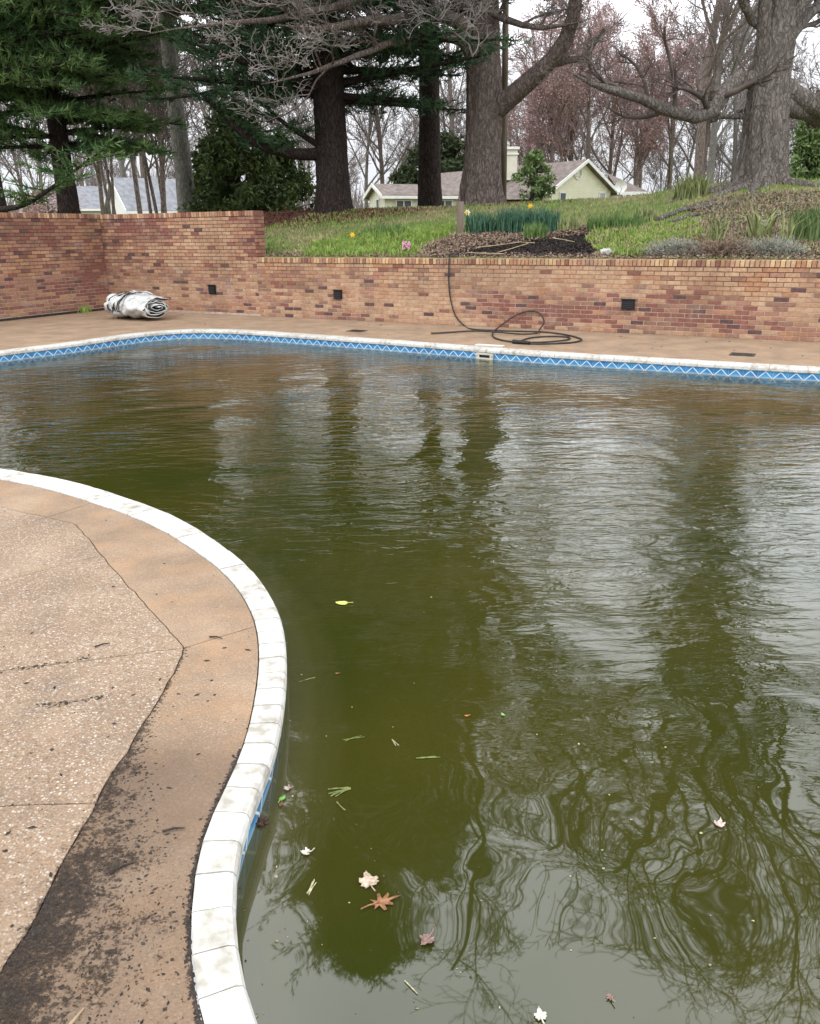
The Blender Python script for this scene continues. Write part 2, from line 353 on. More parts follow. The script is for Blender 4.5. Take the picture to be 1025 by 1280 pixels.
def lawnmat():
    M=bpy.data.materials.new('lawn_and_soil'); M.use_nodes=True; t=M.node_tree; n=t.nodes; l=t.links; b=n['Principled BSDF']
    b.inputs['Roughness'].default_value=.95; b.inputs['Specular IOR Level'].default_value=.1
    a=n.new('ShaderNodeAttribute'); a.attribute_name='zone'; g=n.new('ShaderNodeNewGeometry')
    def nzr(sc,c1,c2,lo=.35,hi=.65,det=8):
        z=n.new('ShaderNodeTexNoise'); z.inputs['Scale'].default_value=sc; z.inputs['Detail'].default_value=det; l.new(g.outputs['Position'],z.inputs[0])
        r=n.new('ShaderNodeValToRGB'); l.new(z.outputs[0],r.inputs[0]); r.color_ramp.elements[0].position=lo; r.color_ramp.elements[1].position=hi
        r.color_ramp.elements[0].color=(*c1,1); r.color_ramp.elements[1].color=(*c2,1); return r.outputs[0]
    lawn=nzr(1.3,(.12,.16,.045),(.22,.19,.10))
    mul=nzr(30,(.010,.008,.007),(.05,.038,.032)); lit=nzr(22,(.07,.045,.032),(.26,.18,.135)); red=nzr(25,(.06,.022,.014),(.15,.065,.04))
    s_=n.new('ShaderNodeSeparateColor'); l.new(a.outputs['Color'],s_.inputs[0])
    def mix(f,A,B):
        q=n.new('ShaderNodeMix'); q.data_type='RGBA'; l.new(f,q.inputs[0]); l.new(A,q.inputs[6]); l.new(B,q.inputs[7]); return q.outputs[2]
    c=mix(s_.outputs[0],lawn,mul); c=mix(s_.outputs[1],c,lit); c=mix(s_.outputs[2],c,red); l.new(c,b.inputs['Base Color'])
    z=n.new('ShaderNodeTexNoise'); z.inputs['Scale'].default_value=25; z.inputs['Detail'].default_value=6; l.new(g.outputs['Position'],z.inputs[0])
    bp=n.new('ShaderNodeBump'); bp.inputs['Distance'].default_value=.04; l.new(z.outputs[0],bp.inputs['Height']); l.new(bp.outputs[0],b.inputs['Normal'])
    return M
def terrain():
    # grid in wall coordinates; L-shaped region outside both walls
    ts=list(np.concatenate([np.linspace(-420,-30,14),np.linspace(-25,-2,12),np.linspace(-1.2,-.15,6),np.linspace(0,20,101),np.linspace(21,40,12),np.linspace(60,500,14)]))
    ss=list(np.concatenate([np.linspace(-60,-10,6),np.linspace(-8,-.5,6),[.02],np.linspace(.15,9,60),np.linspace(9.4,34,40),np.linspace(38,120,14),np.linspace(150,700,10)]))
    V=[];idx={};col=[]
    for i,s in enumerate(ss):
        for j,t in enumerate(ts):
            if s<.02-1e-6 and t>-.15+1e-6: continue
            p=CN+d1*t+nb*s; idx[(i,j)]=len(V); V.append((p.x,p.y,terr(p.x,p.y)))
            z=zone(p.x,p.y) if (0<s<9 and t>0) else 0
            r=0
            for q,w in ((TREE_AT['bigpine'],2.6),(TREE_AT['pine2'],1.7),(TREE_AT['oak'],1.9)):
                dd=math.hypot((p.x-q.x)*.6,(p.y-q.y)); r=max(r,1-sstep(w*.6,w,dd+.5*mnoise.noise(Vector((p.x,p.y,0)))))
            col.append((1.0 if z==1 else 0,1.0 if z in (2,5) else (.35 if z==4 else 0),r,1))
    Fc=[]
    for i in range(len(ss)-1):
        for j in range(len(ts)-1):
            k=[(i,j),(i,j+1),(i+1,j+1),(i+1,j)]
            if all(q in idx for q in k): Fc.append([idx[q] for q in k])
    me=npmesh('hillside_ground',V,Fc,lawnmat(),smooth=True)
    at_=me.color_attributes.new('zone','FLOAT_COLOR','POINT'); at_.data.foreach_set('color',np.array(col,np.float32).ravel())
    struct(obj('hillside_ground',me))
terrain()

# ------------------------------------------------------------------ deck slabs
BORD=[G(x,y) for x,y in [(-2,633),(31,641),(94,654),(117,681),(156,728),(195,771),(230,810),(218,841),(187,892),(156,943),(125,994),(109,1025),(78,1083),(39,1157),(0,1220),(-60,1330)]]
BORDW=BORD+[Vector((-1.5,.55,0)),Vector((-9,.55,0)),Vector((-9,4.6,0)),Vector((-5.2,5.3,0)),Vector((-3.6,4.95,0))]
AGG=[p.copy() for p in BORDW]
AGG=[q+Vector((mnoise.noise(q*9)*.012,mnoise.noise(q*9+Vector((7,7,0)))*.012,0)) for q in resample(AGG,.07)]
def deckmat(name, agg):
    M=bpy.data.materials.new(name); M.use_nodes=True; t=M.node_tree; n=t.nodes; l=t.links; b=n['Principled BSDF']
    b.inputs['Roughness'].default_value=.85; b.inputs['Specular IOR Level'].default_value=.2
    g=n.new('ShaderNodeNewGeometry'); P=g.outputs['Position']
    def noise(sc,det=6,rough=.6):
        z=n.new('ShaderNodeTexNoise'); z.inputs['Scale'].default_value=sc; z.inputs['Detail'].default_value=det; z.inputs['Roughness'].default_value=rough; l.new(P,z.inputs[0]); return z.outputs[0]
    def ramp(src,stops):
        r=n.new('ShaderNodeValToRGB'); l.new(src,r.inputs[0]); el=r.color_ramp.elements
        el[0].position=stops[0][0]; el[0].color=(*stops[0][1],1); el[1].position=stops[-1][0]; el[1].color=(*stops[-1][1],1)
        for s in stops[1:-1]: q=el.new(s[0]); q.color=(*s[1],1)
        return r.outputs[0]
    def mix(f,A,B,mode='MIX'):
        q=n.new('ShaderNodeMix'); q.data_type='RGBA'; q.blend_type=mode
        if isinstance(f,float): q.inputs[0].default_value=f
        else: l.new(f,q.inputs[0])
        for k,v in ((6,A),(7,B)):
            if isinstance(v,tuple): q.inputs[k].default_value=(*v,1)
            else: l.new(v,q.inputs[k])
        return q.outputs[2]
    def mr(src,a,b_,c=0.,d=1.):
        q=n.new('ShaderNodeMapRange'); l.new(src,q.inputs[0]); q.inputs[1].default_value=a; q.inputs[2].default_value=b_; q.inputs[3].default_value=c; q.inputs[4].default_value=d; return q.outputs[0]
    def mul(a,b_):
        q=n.new('ShaderNodeMath'); q.operation='MULTIPLY'; l.new(a,q.inputs[0])
        if isinstance(b_,float): q.inputs[1].default_value=b_
        else: l.new(b_,q.inputs[1])
        return q.outputs[0]
    wob=n.new('ShaderNodeTexNoise'); wob.inputs['Scale'].default_value=60; l.new(P,wob.inputs[0])
    va=n.new('ShaderNodeVectorMath'); va.operation='MULTIPLY_ADD'; l.new(wob.outputs[1],va.inputs[0]); va.inputs[1].default_value=(.012,.012,.012); l.new(P,va.inputs[2])
    v=n.new('ShaderNodeTexVoronoi'); v.inputs['Scale'].default_value=105 if agg>.5 else 120; l.new(va.outputs[0],v.inputs[0])
    vc=n.new('ShaderNodeSeparateColor'); l.new(v.outputs['Color'],vc.inputs[0])
    peb=ramp(vc.outputs[0],[(0,(.17,.125,.09)),(.3,(.28,.21,.16)),(.55,(.36,.285,.225)),(.8,(.46,.385,.315)),(1,(.62,.56,.49))])
    base=ramp(noise(2.2,6),[(.3,(.22,.155,.105)),(.5,(.295,.205,.135)),(.7,(.37,.27,.185))])
    fine=ramp(noise(130,5,.7),[(.3,(.55,.52,.5)),(.7,(1.25,1.25,1.25))])
    base=mix(.75,base,fine,'MULTIPLY')
    dm=mr(v.outputs['Distance'],.25,.62,1.,0.)               # inside pebble
    pat=mul(mr(noise(5,5),.25,.52,.35,1.),mr(noise(1.1,3),.3,.55,.6,1.))
    fac=mul(dm,mul(pat,agg))
    col=mix(fac,base,peb)
    # slight grey grime
    col=mix(mr(noise(3.3,8,.7),.50,.72,0,.42),col,(.17,.135,.105))
    if agg<.5: col=mix(mr(noise(4.7,7,.65),.48,.66,0,.35),col,(.40,.235,.125))
    at_=n.new('ShaderNodeAttribute'); at_.attribute_name='dirt'; sc=n.new('ShaderNodeSeparateColor'); l.new(at_.outputs['Color'],sc.inputs[0])
    # dirt mask broken by noise
    n1=noise(15,10,.8); n2=noise(75,8,.8); am=n.new('ShaderNodeMath'); am.operation='ADD'; l.new(n1,am.inputs[0]); l.new(n2,am.inputs[1]); nn=mul(am.outputs[0],.5); ad=n.new('ShaderNodeMath'); ad.operation='MULTIPLY_ADD'; l.new(nn,ad.inputs[0]); ad.inputs[1].default_value=3.2; l.new(sc.outputs[0],ad.inputs[2])
    dirt=mr(ad.outputs[0],1.93,2.25); soil=ramp(noise(90,8,.7),[(.38,(.008,.006,.006)),(.62,(.06,.045,.036))])
    st=mix(mul(sc.outputs[1],.75),col,(.10,.067,.048))
    col=mix(mul(dirt,.93),st,soil); l.new(col,b.inputs['Base Color'])
    h=n.new('ShaderNodeMath'); h.operation='MULTIPLY_ADD'; l.new(fac,h.inputs[0]); h.inputs[1].default_value=.8; l.new(noise(110,6,.7),h.inputs[2]); dh=n.new('ShaderNodeMath'); dh.operation='MULTIPLY_ADD'; l.new(dirt,dh.inputs[0]); dh.inputs[1].default_value=1.5; l.new(h.outputs[0],dh.inputs[2]); h=dh
    bp=n.new('ShaderNodeBump'); bp.inputs['Distance'].default_value=.004; l.new(h.outputs[0],bp.inputs['Height']); l.new(bp.outputs[0],b.inputs['Normal'])
    return M
DK_AGG=deckmat('exposed_aggregate',1.0); DK_BAND=deckmat('tan_concrete_band',.30)
def dirtval(x,y):
    # soil heaped against the step in the paving, thick to the lower left
    if y>2.9 or x<-3 or x>.3: return (0,0)
    best=9
    for a,b in zip(BORD[6:],BORD[7:]):
        ab=b-a; t=max(0,min(1,((x-a.x)*ab.x+(y-a.y)*ab.y)/ab.length_squared)); q=a+ab*t
        best=min(best,math.hypot(x-q.x,y-q.y))
    side=-1 if pip(x,y,AGG) else 1
    k=1-sstep(1.55,2.5,y)
    n_=mnoise.noise(Vector((x*5,y*5,1)))*.5+mnoise.noise(Vector((x*13,y*13,4)))*.25
    if side<0: d=max(0,1-best/.035)*.42*(.3+.7*k)
    else:
        wdt=.03+.34*k
        d=(.44*max(0,1-best/wdt)**1.1 if best<wdt else 0)+k*.12*(1-sstep(1.3,2.0,y))+n_*.45*k*max(0,1-best/.5)
    stn=(sstep(.0,.45,k)*(0.62+.38*(1-sstep(0,.45,best)))*.95 if side>0 else 0)
    # grime line at the back of the near coping
    return (max(0,d),min(1,max(0,stn+n_*.3*k)))
def build_deck():
    pts=[];edges=[]
    def addpoly(P,closed=True):
        b=len(pts); pts.extend([Vector((p.x,p.y)) for p in P]); n=len(P)
        for i in range(n if closed else n-1): edges.append((b+i,b+(i+1)%n))
    wf=.004
    corner=CN-nb*wf+d1*wf*0
    border=[CN+d1*.004-nb*.004, CN+d1*20-nb*.004, CN+d1*20+d2*26, CN+d1*.004+d2*26]
    addpoly(border)
    hole=resample(INN,.05); hole=[hole[i] for i in range(len(hole))]
    addpoly(hole)
    addpoly(AGG)
    def ln(P,wob=0,st=.06):
        Q=resample(P,st,False); Q=[q+Vector((random.uniform(-wob,wob),random.uniform(-wob,wob),0)) if 0<i<len(Q)-1 else q for i,q in enumerate(Q)]
        addpoly(Q,False)
    Gp=lambda *a:[G(x,y) for x,y in a]
    def ext(P):      # run a joint on to the far edge of the slab field
        p,q=P[0],P[1]; v=(p-q).normalized(); return [p+v*((p.x+9.6)/max(.05,-v.x))]+P
    ln(ext(Gp((0,665),(80,640),(140,620))))     # joint through the peninsula
    ln(Gp((230,810),(325,781)),.002)
    ln(ext(Gp((0,838),(120,824),(237,809))),.004)
    ln(ext(Gp((0,1008),(130,1003))),.002)
    ln(ext(Gp((-10,730),(90,703),(172,684))),.003)
    ln(Gp((94,654),(130,681),(258,670))[1:]+[] if False else Gp((117,681),(200,676),(262,670)),.003)
    # far deck joints, roughly square to the wall
    for px,py in ((806,424.5),):
        a=onwall(px,py,0); a.z=0; ln([a-nb*.0,G(752,440)-nb*.3])
    for t in (1.2,8.1,14.5,17.5):
        a=CN+d1*t; ln([a,a-nb*3.2] if t<13 else [a,a-nb*4])
    # interior points
    for x in np.arange(-2.7,.3,.035):
        for y in np.arange(.75,2.9,.035): pts.append(Vector((x+random.uniform(-.01,.01),y+random.uniform(-.01,.01))))
    for x in np.arange(-9,10,.7):
        for y in np.arange(-2,18,.7): pts.append(Vector((x+random.uniform(-.1,.1),y+random.uniform(-.1,.1))))
    vo,eo,fo,ov,oe,of=delaunay_2d_cdt(pts,edges,[],0,1e-5)
    cons=set()
    for e_,o in zip(eo,oe):
        if o: cons.add((min(e_),max(e_)))
    good=[]; 
    for f in fo:
        c=(vo[f[0]]+vo[f[1]]+vo[f[2]])/3
        if pip(c.x,c.y,border) and not pip(c.x,c.y,hole): good.append(f)
    em={}
    for k,f in enumerate(good):
        for a,b in ((0,1),(1,2),(2,0)):
            e_=(min(f[a],f[b]),max(f[a],f[b])); em.setdefault(e_,[]).append(k)
    comp=[-1]*len(good); nc=0
    for k in range(len(good)):
        if comp[k]>=0: continue
        st=[k]; comp[k]=nc
        while st:
            q=st.pop(); f=good[q]
            for a,b in ((0,1),(1,2),(2,0)):
                e_=(min(f[a],f[b]),max(f[a],f[b]))
                if e_ in cons: continue
                for r in em[e_]:
                    if comp[r]<0: comp[r]=nc; st.append(r)
        nc+=1
    root=bpy.data.objects.new('pool_deck',None); link(root); struct(root)
    for c in range(nc):
        fs=[good[k] for k in range(len(good)) if comp[k]==c]
        A=0
        for f in fs:
            a,b,d=(vo[i] for i in f); A+=abs((b-a).cross(d-a))/2
        if A<.02:
            pass
        used={}; V=[]; bn={}
        cnt={}
        for f in fs:
            for i in f:
                if i not in used: used[i]=len(V); V.append(Vector((vo[i].x,vo[i].y,0)))
            for a,b in ((0,1),(1,2),(2,0)):
                e_=(min(f[a],f[b]),max(f[a],f[b])); cnt.setdefault(e_,[]).append((f[a],f[b]))
        be=[v[0] for v in cnt.values() if len(v)==1]
        for a,b in be:       # ccw: inside on the left
            t=(vo[b]-vo[a]).normalized(); nn=Vector((-t.y,t.x))
            for q in (a,b): bn[q]=bn.get(q,Vector((0,0)))+nn
        for q,nn in bn.items():
            if nn.length>1e-6: nn=nn.normalized()*.0026; V[used[q]]+=Vector((nn.x,nn.y,0))
        cen=sum((vo[fs[0][i]] for i in range(3)),Vector((0,0)))/3
        tot=Vector((0,0)); 
        inagg=sum(pip(((vo[f[0]]+vo[f[1]]+vo[f[2]])/3).x,((vo[f[0]]+vo[f[1]]+vo[f[2]])/3).y,AGG) for f in fs)>len(fs)/2
        Fc=[tuple(used[i] for i in f) for f in fs]
        n0=len(V); low={}
        for a,b in be:
            for q in (a,b):
                if q not in low: low[q]=len(V); p=V[used[q]]; V.append(Vector((p.x,p.y,-.04)))
        for a,b in be: Fc.append((used[b],used[a],low[a],low[b]))
        me=mesh('slab',V,Fc,DK_AGG if inagg else DK_BAND)
        ca=me.color_attributes.new('dirt','FLOAT_COLOR','POINT'); arr=[]
        for v in V:
            a,b=dirtval(v.x,v.y); arr+= [a,b,0,1]
        ca.data.foreach_set('color',arr)
        struct(obj('slab',me,root))
    # sub-base seen only in the joints
    mb=MB(); b=len(mb.V)
    n=len(hole); 
    vo2,eo2,fo2,_,_,_=delaunay_2d_cdt([Vector((p.x,p.y)) for p in border+hole],[(i,(i+1)%4) for i in range(4)]+[(4+i,4+(i+1)%n) for i in range(n)],[],0,1e-5)
    fs=[f for f in fo2 if (lambda c:pip(c.x,c.y,border) and not pip(c.x,c.y,hole))((vo2[f[0]]+vo2[f[1]]+vo2[f[2]])/3)]
    struct(obj('joint_bed',mesh('joint_bed',[(v.x,v.y,-.012) for v in vo2],fs,DARK),root))
build_deck()

# ------------------------------------------------------------------ pool: coping, tiles, shell, water
pool=bpy.data.objects.new('swimming_pool',None); pool.location=(0,0,0); link(pool); tag(pool,'curved swimming pool with white brick coping and blue diamond waterline tiles','pool')
def build_pool():
    bed=[]
    s=0.0; pieces=[]
    while s<LEN-.05:
        p=at(s,OUT); step=.112 if (p.x<1.5 and p.y<7) else .205
        step*=random.uniform(.96,1.04)
        if LEN-s<step*1.5: step=LEN-s
        pieces.append((s,s+step)); s+=step
    scored=[]
    for a,b in pieces:
        p=at((a+b)/2,OUT); x,y,d=proj(p); vis=-40<x<1065 and -40<y<1320
        scored.append((0 if vis else 1, d, a, b))
    scored.sort(); rest=MB()
    for k,(v_,d,a,b) in enumerate(scored):
        g=.0016+random.uniform(0,.0012)
        o1,o2=at(a+g,OUT),at(b-g,OUT); i1,i2=at(a+g,INN),at(b-g,INN)
        n1=(i1-o1).normalized(); n2=(i2-o2).normalized()
        h=random.uniform(.004,.0075)
        i1-=n1*.003; i2-=n2*.003
        prof=lambda o,n,i:[Vector((i.x,i.y,-.03)),Vector((i.x,i.y,h-.003)),i+n*-.004+Vector((0,0,h)),o+n*.022+Vector((0,0,h)),o+n*.007+Vector((0,0,h-.006)),o+Vector((0,0,h-.020)),o+Vector((0,0,-.040)),o+n*.006+Vector((0,0,-.048)),o+n*.05+Vector((0,0,-.048))]
        A=prof(o1,n1,i1); B=prof(o2,n2,i2); m=len(A)
        mb=rest if k>=300 else MB(); base=len(mb.V)
        tilt=Vector((0,0,random.uniform(-.0012,.0012)))
        mb.V+= [q+tilt for q in A]+[q-tilt for q in B]
        mt=0 if random.random()<.6 else 1
        for q in range(m-1): mb.F.append((base+q,base+m+q,base+m+q+1,base+q+1)[::-1]); mb.M.append(mt)
        mb.F.append(tuple(base+q for q in range(m))[::-1]); mb.M.append(mt); mb.F.append(tuple(base+m+q for q in range(m))); mb.M.append(mt)
        if k<300: mb.build('coping_brick',[COPE,COPE2],pool)
    if rest.V: stuff(rest.build('coping_brick',[COPE,COPE2],pool))
    # bedding under the coping, shows as dark joints
    I2=offs(.02); mb=MB()
    J=[OUT[i]+NR[i]*(WD[i]-.004) for i in range(nO)]
    for i in range(nO):
        j=(i+1)%nO; z=Vector((0,0,-.004)); mb.quad(I2[i]+z,J[i]+z,J[j]+z,I2[j]+z)
        z2=Vector((0,0,-.05)); mb.quad(I2[i]+z2,I2[i]+z,I2[j]+z,I2[j]+z2)
    mb.build('coping_mortar',[mat('coping_mortar',(.22,.19,.16),.95,(.40,.37,.33),scale=30,coord='World')],pool)
    # tiles
    TL=offs(.022); cumT=[0]
    for i in range(nO): cumT.append(cumT[-1]+(TL[(i+1)%nO]-TL[i]).length)
    LT=cumT[-1]
    def atT(s):
        s%=LT; i=min(nO-1,int(s/LT*nO))
        while i>0 and cumT[i]>s: i-=1
        while i<nO-1 and cumT[i+1]<s: i+=1
        f=(s-cumT[i])/(cumT[i+1]-cumT[i]); return TL[i].lerp(TL[(i+1)%nO],f)
    nT=int(LT/.166); st=LT/nT
    sk=proj; skimS=None
    skp=G(614,443,-.09); best=9
    tl=[]
    for k in range(nT):
        a,b=atT(k*st),atT((k+1)*st); c=(a+b)/2; x,y,d=proj(c+Vector((0,0,-.1)))
        if (c-Vector((skp.x,skp.y,0))).length<.145: continue
        vis=-30<x<1055 and -30<y<1310
        tl.append((0 if vis else 1,d,k,a,b))
    tl.sort(key=lambda q:q[:3])
    RV=[];RF=[];RU=[]
    for q,(v_,d,k,a,b) in enumerate(tl):
        t=(b-a).normalized(); n=Vector((t.y,-t.x,0)); a2=a+t*.002; b2=b-t*.002
        zt_,zb=-.051,-.051-.16
        P=[a2+Vector((0,0,zb)),b2+Vector((0,0,zb)),b2+Vector((0,0,zt_)),a2+Vector((0,0,zt_))]
        V=P+[p+n*.012 for p in P]
        Fc=[(0,3,2,1),(0,1,5,4),(1,2,6,5),(2,3,7,6),(3,0,4,7)]
        UVF=[(0,0),(0,1),(1,1),(1,0)]
        if q<230:
            me=mesh('tile',V,Fc,TILE); uv=me.uv_layers.new(name='UVMap')
            for i_,u in enumerate(UVF): uv.data[i_].uv=u
            for i_ in range(4,20): uv.data[i_].uv=(0.02,0.02)
            obj('tile',me,pool)
        else:
            bb=len(RV); RV+=V; RF+=[tuple(bb+i for i in f) for f in Fc]; RU+=UVF+[(0.02,.02)]*16
    if RV:
        me=mesh('tile',RV,RF,TILE); uv=me.uv_layers.new(name='UVMap')
        for i_,u in enumerate(RU): uv.data[i_].uv=u
        stuff(obj('tile',me,pool))
    grout=mat('tile_grout',(.35,.40,.42),.8)
    mb=MB(); T2=offs(.026); 
    for i in range(nO):
        j=(i+1)%nO
        mb.quad(T2[i]+Vector((0,0,-.24)),T2[i]+Vector((0,0,-.049)),T2[j]+Vector((0,0,-.049)),T2[j]+Vector((0,0,-.24)))
    mb.build('tile_grout',[grout],pool)
    mb=MB(); T3=offs(.020)
    for i in range(nO):
        j=(i+1)%nO
        mb.quad(T3[i]+Vector((0,0,-1.4)),T3[i]+Vector((0,0,-.21)),T3[j]+Vector((0,0,-.21)),T3[j]+Vector((0,0,-1.4)))
    mb.poly([p+Vector((0,0,-1.4)) for p in T3[::4]])
    mb.build('pool_shell',[PLASTER],pool)
    return T3
T3=build_pool()
def watermat():
    M=bpy.data.materials.new('murky_green_water'); M.use_nodes=True; t=M.node_tree; n=t.nodes; l=t.links; n.clear()
    o=n.new('ShaderNodeOutputMaterial'); g=n.new('ShaderNodeNewGeometry'); P=g.outputs['Position']
    sx=n.new('ShaderNodeSeparateXYZ'); l.new(P,sx.inputs[0])
    def mth(op,a,b=None,c=None):
        q=n.new('ShaderNodeMath'); q.operation=op
        for i,v in enumerate((a,b,c)):
            if v is None: continue
            if isinstance(v,(int,float)): q.inputs[i].default_value=v
            else: l.new(v,q.inputs[i])
        return q.outputs[0]
    def noise(sc,det,rough=.5,st=(1,1,1),dist=0.,off=0.):
        mp=n.new('ShaderNodeMapping'); mp.inputs['Scale'].default_value=st; mp.inputs['Location'].default_value=(off,off*.7,0); mp.inputs['Rotation'].default_value=(0,0,.05); l.new(P,mp.inputs[0])
        z=n.new('ShaderNodeTexNoise'); z.inputs['Scale'].default_value=sc; z.inputs['Detail'].default_value=det; z.inputs['Roughness'].default_value=rough; z.inputs['Distortion'].default_value=dist; l.new(mp.outputs[0],z.inputs[0]); return z.outputs[0]
    def mr(src,a,b,c,d):
        q=n.new('ShaderNodeMapRange'); q.interpolation_type='SMOOTHSTEP'; l.new(src,q.inputs[0])
        for i,v in enumerate((a,b,c,d)): q.inputs[i+1].default_value=v
        return q.outputs[0]
    far=mr(sx.outputs[1],1.9,4.6,0,1)
    calm=noise(1.5,1.0,.35,dist=.5)
    swirl=noise(4.0,1.2,.35,dist=.5,off=3)
    rip=noise(8.0,3.5,.55,st=(.48,1.3,1),dist=.4,off=9)
    gust=mr(noise(.55,2,off=5),.40,.62,.45,1.15)
    near_w=mr(sx.outputs[1],1.25,2.3,.12,1)
    h=mth('MULTIPLY',calm,.020)
    h=mth('MULTIPLY_ADD',mth('MULTIPLY',swirl,near_w),.0032,h)
    h=mth('MULTIPLY_ADD',mth('MULTIPLY',mth('MULTIPLY',rip,far),gust),.0135,h)
    bp=n.new('ShaderNodeBump'); bp.inputs['Strength'].default_value=1; bp.inputs['Distance'].default_value=1.0; l.new(h,bp.inputs['Height'])
    fr=n.new('ShaderNodeFresnel'); fr.inputs[0].default_value=1.8; l.new(bp.outputs[0],fr.inputs[1])
    gl=n.new('ShaderNodeBsdfGlossy'); gl.inputs['Roughness'].default_value=.02; l.new(bp.outputs[0],gl.inputs['Normal'])
    r=n.new('ShaderNodeValToRGB'); l.new(noise(.6,3,off=2),r.inputs[0]); e=r.color_ramp.elements
    e[0].position=.3; e[0].color=(.022,.027,.004,1); e[1].position=.7; e[1].color=(.040,.037,.006,1)
    df=n.new('ShaderNodeBsdfDiffuse'); mc=n.new('ShaderNodeMix'); mc.data_type='RGBA'; l.new(r.outputs[0],mc.inputs[6]); mc.inputs[7].default_value=(.15,.14,.06,1); l.new(mc.outputs[2],df.inputs[0])
    tr=n.new('ShaderNodeBsdfTransparent'); tr.inputs[0].default_value=(.75,.8,.5,1)
    at_=n.new('ShaderNodeAttribute'); at_.attribute_name='clarity'; sc=n.new('ShaderNodeSeparateColor'); l.new(at_.outputs['Color'],sc.inputs[0])
    m1=n.new('ShaderNodeMixShader'); l.new(mth('MULTIPLY',sc.outputs[0],.55),m1.inputs[0]); l.new(sc.outputs[0],mc.inputs[0]); l.new(df.outputs[0],m1.inputs[1]); l.new(tr.outputs[0],m1.inputs[2])
    m2=n.new('ShaderNodeMixShader'); l.new(fr.outputs[0],m2.inputs[0]); l.new(m1.outputs[0],m2.inputs[1]); l.new(gl.outputs[0],m2.inputs[2])
    l.new(m2.outputs[0],o.inputs[0]); return M
def build_water():
    rings=[(.0,.75),(-.03,.6),(-.07,.35),(-.14,.12),(-.25,0)]
    V=[];Fc=[];cl=[]
    # wall-side edge exactly at the tile face
    TL=offs(.0215); P0=TL
    for k,(d,c) in enumerate(rings):
        for i in range(nO):
            p=TL[i]-NR[i]*(-d if d else 0); V.append(Vector((p.x,p.y,WATER_Z))); cl.append(c)
    # inward: outward normal is NR, so inward is -NR*|d|
    V=[]; 
    for k,(d,c) in enumerate(rings):
        for i in range(nO): p=TL[i]+NR[i]*d; V.append(Vector((p.x,p.y,WATER_Z)))
    for k in range(len(rings)-1):
        for i in range(nO):
            j=(i+1)%nO; Fc.append((k*nO+i,k*nO+j,(k+1)*nO+j,(k+1)*nO+i))
    last=(len(rings)-1)*nO; Fc.append(tuple(last+i for i in range(nO)))
    me=mesh('pool_water',V,Fc,watermat())
    ca=me.color_attributes.new('clarity','FLOAT_COLOR','POINT'); arr=[]
    for c in cl: arr+=[c,c,c,1]
    ca.data.foreach_set('color',arr)
    struct(obj('pool_water',me))
build_water()

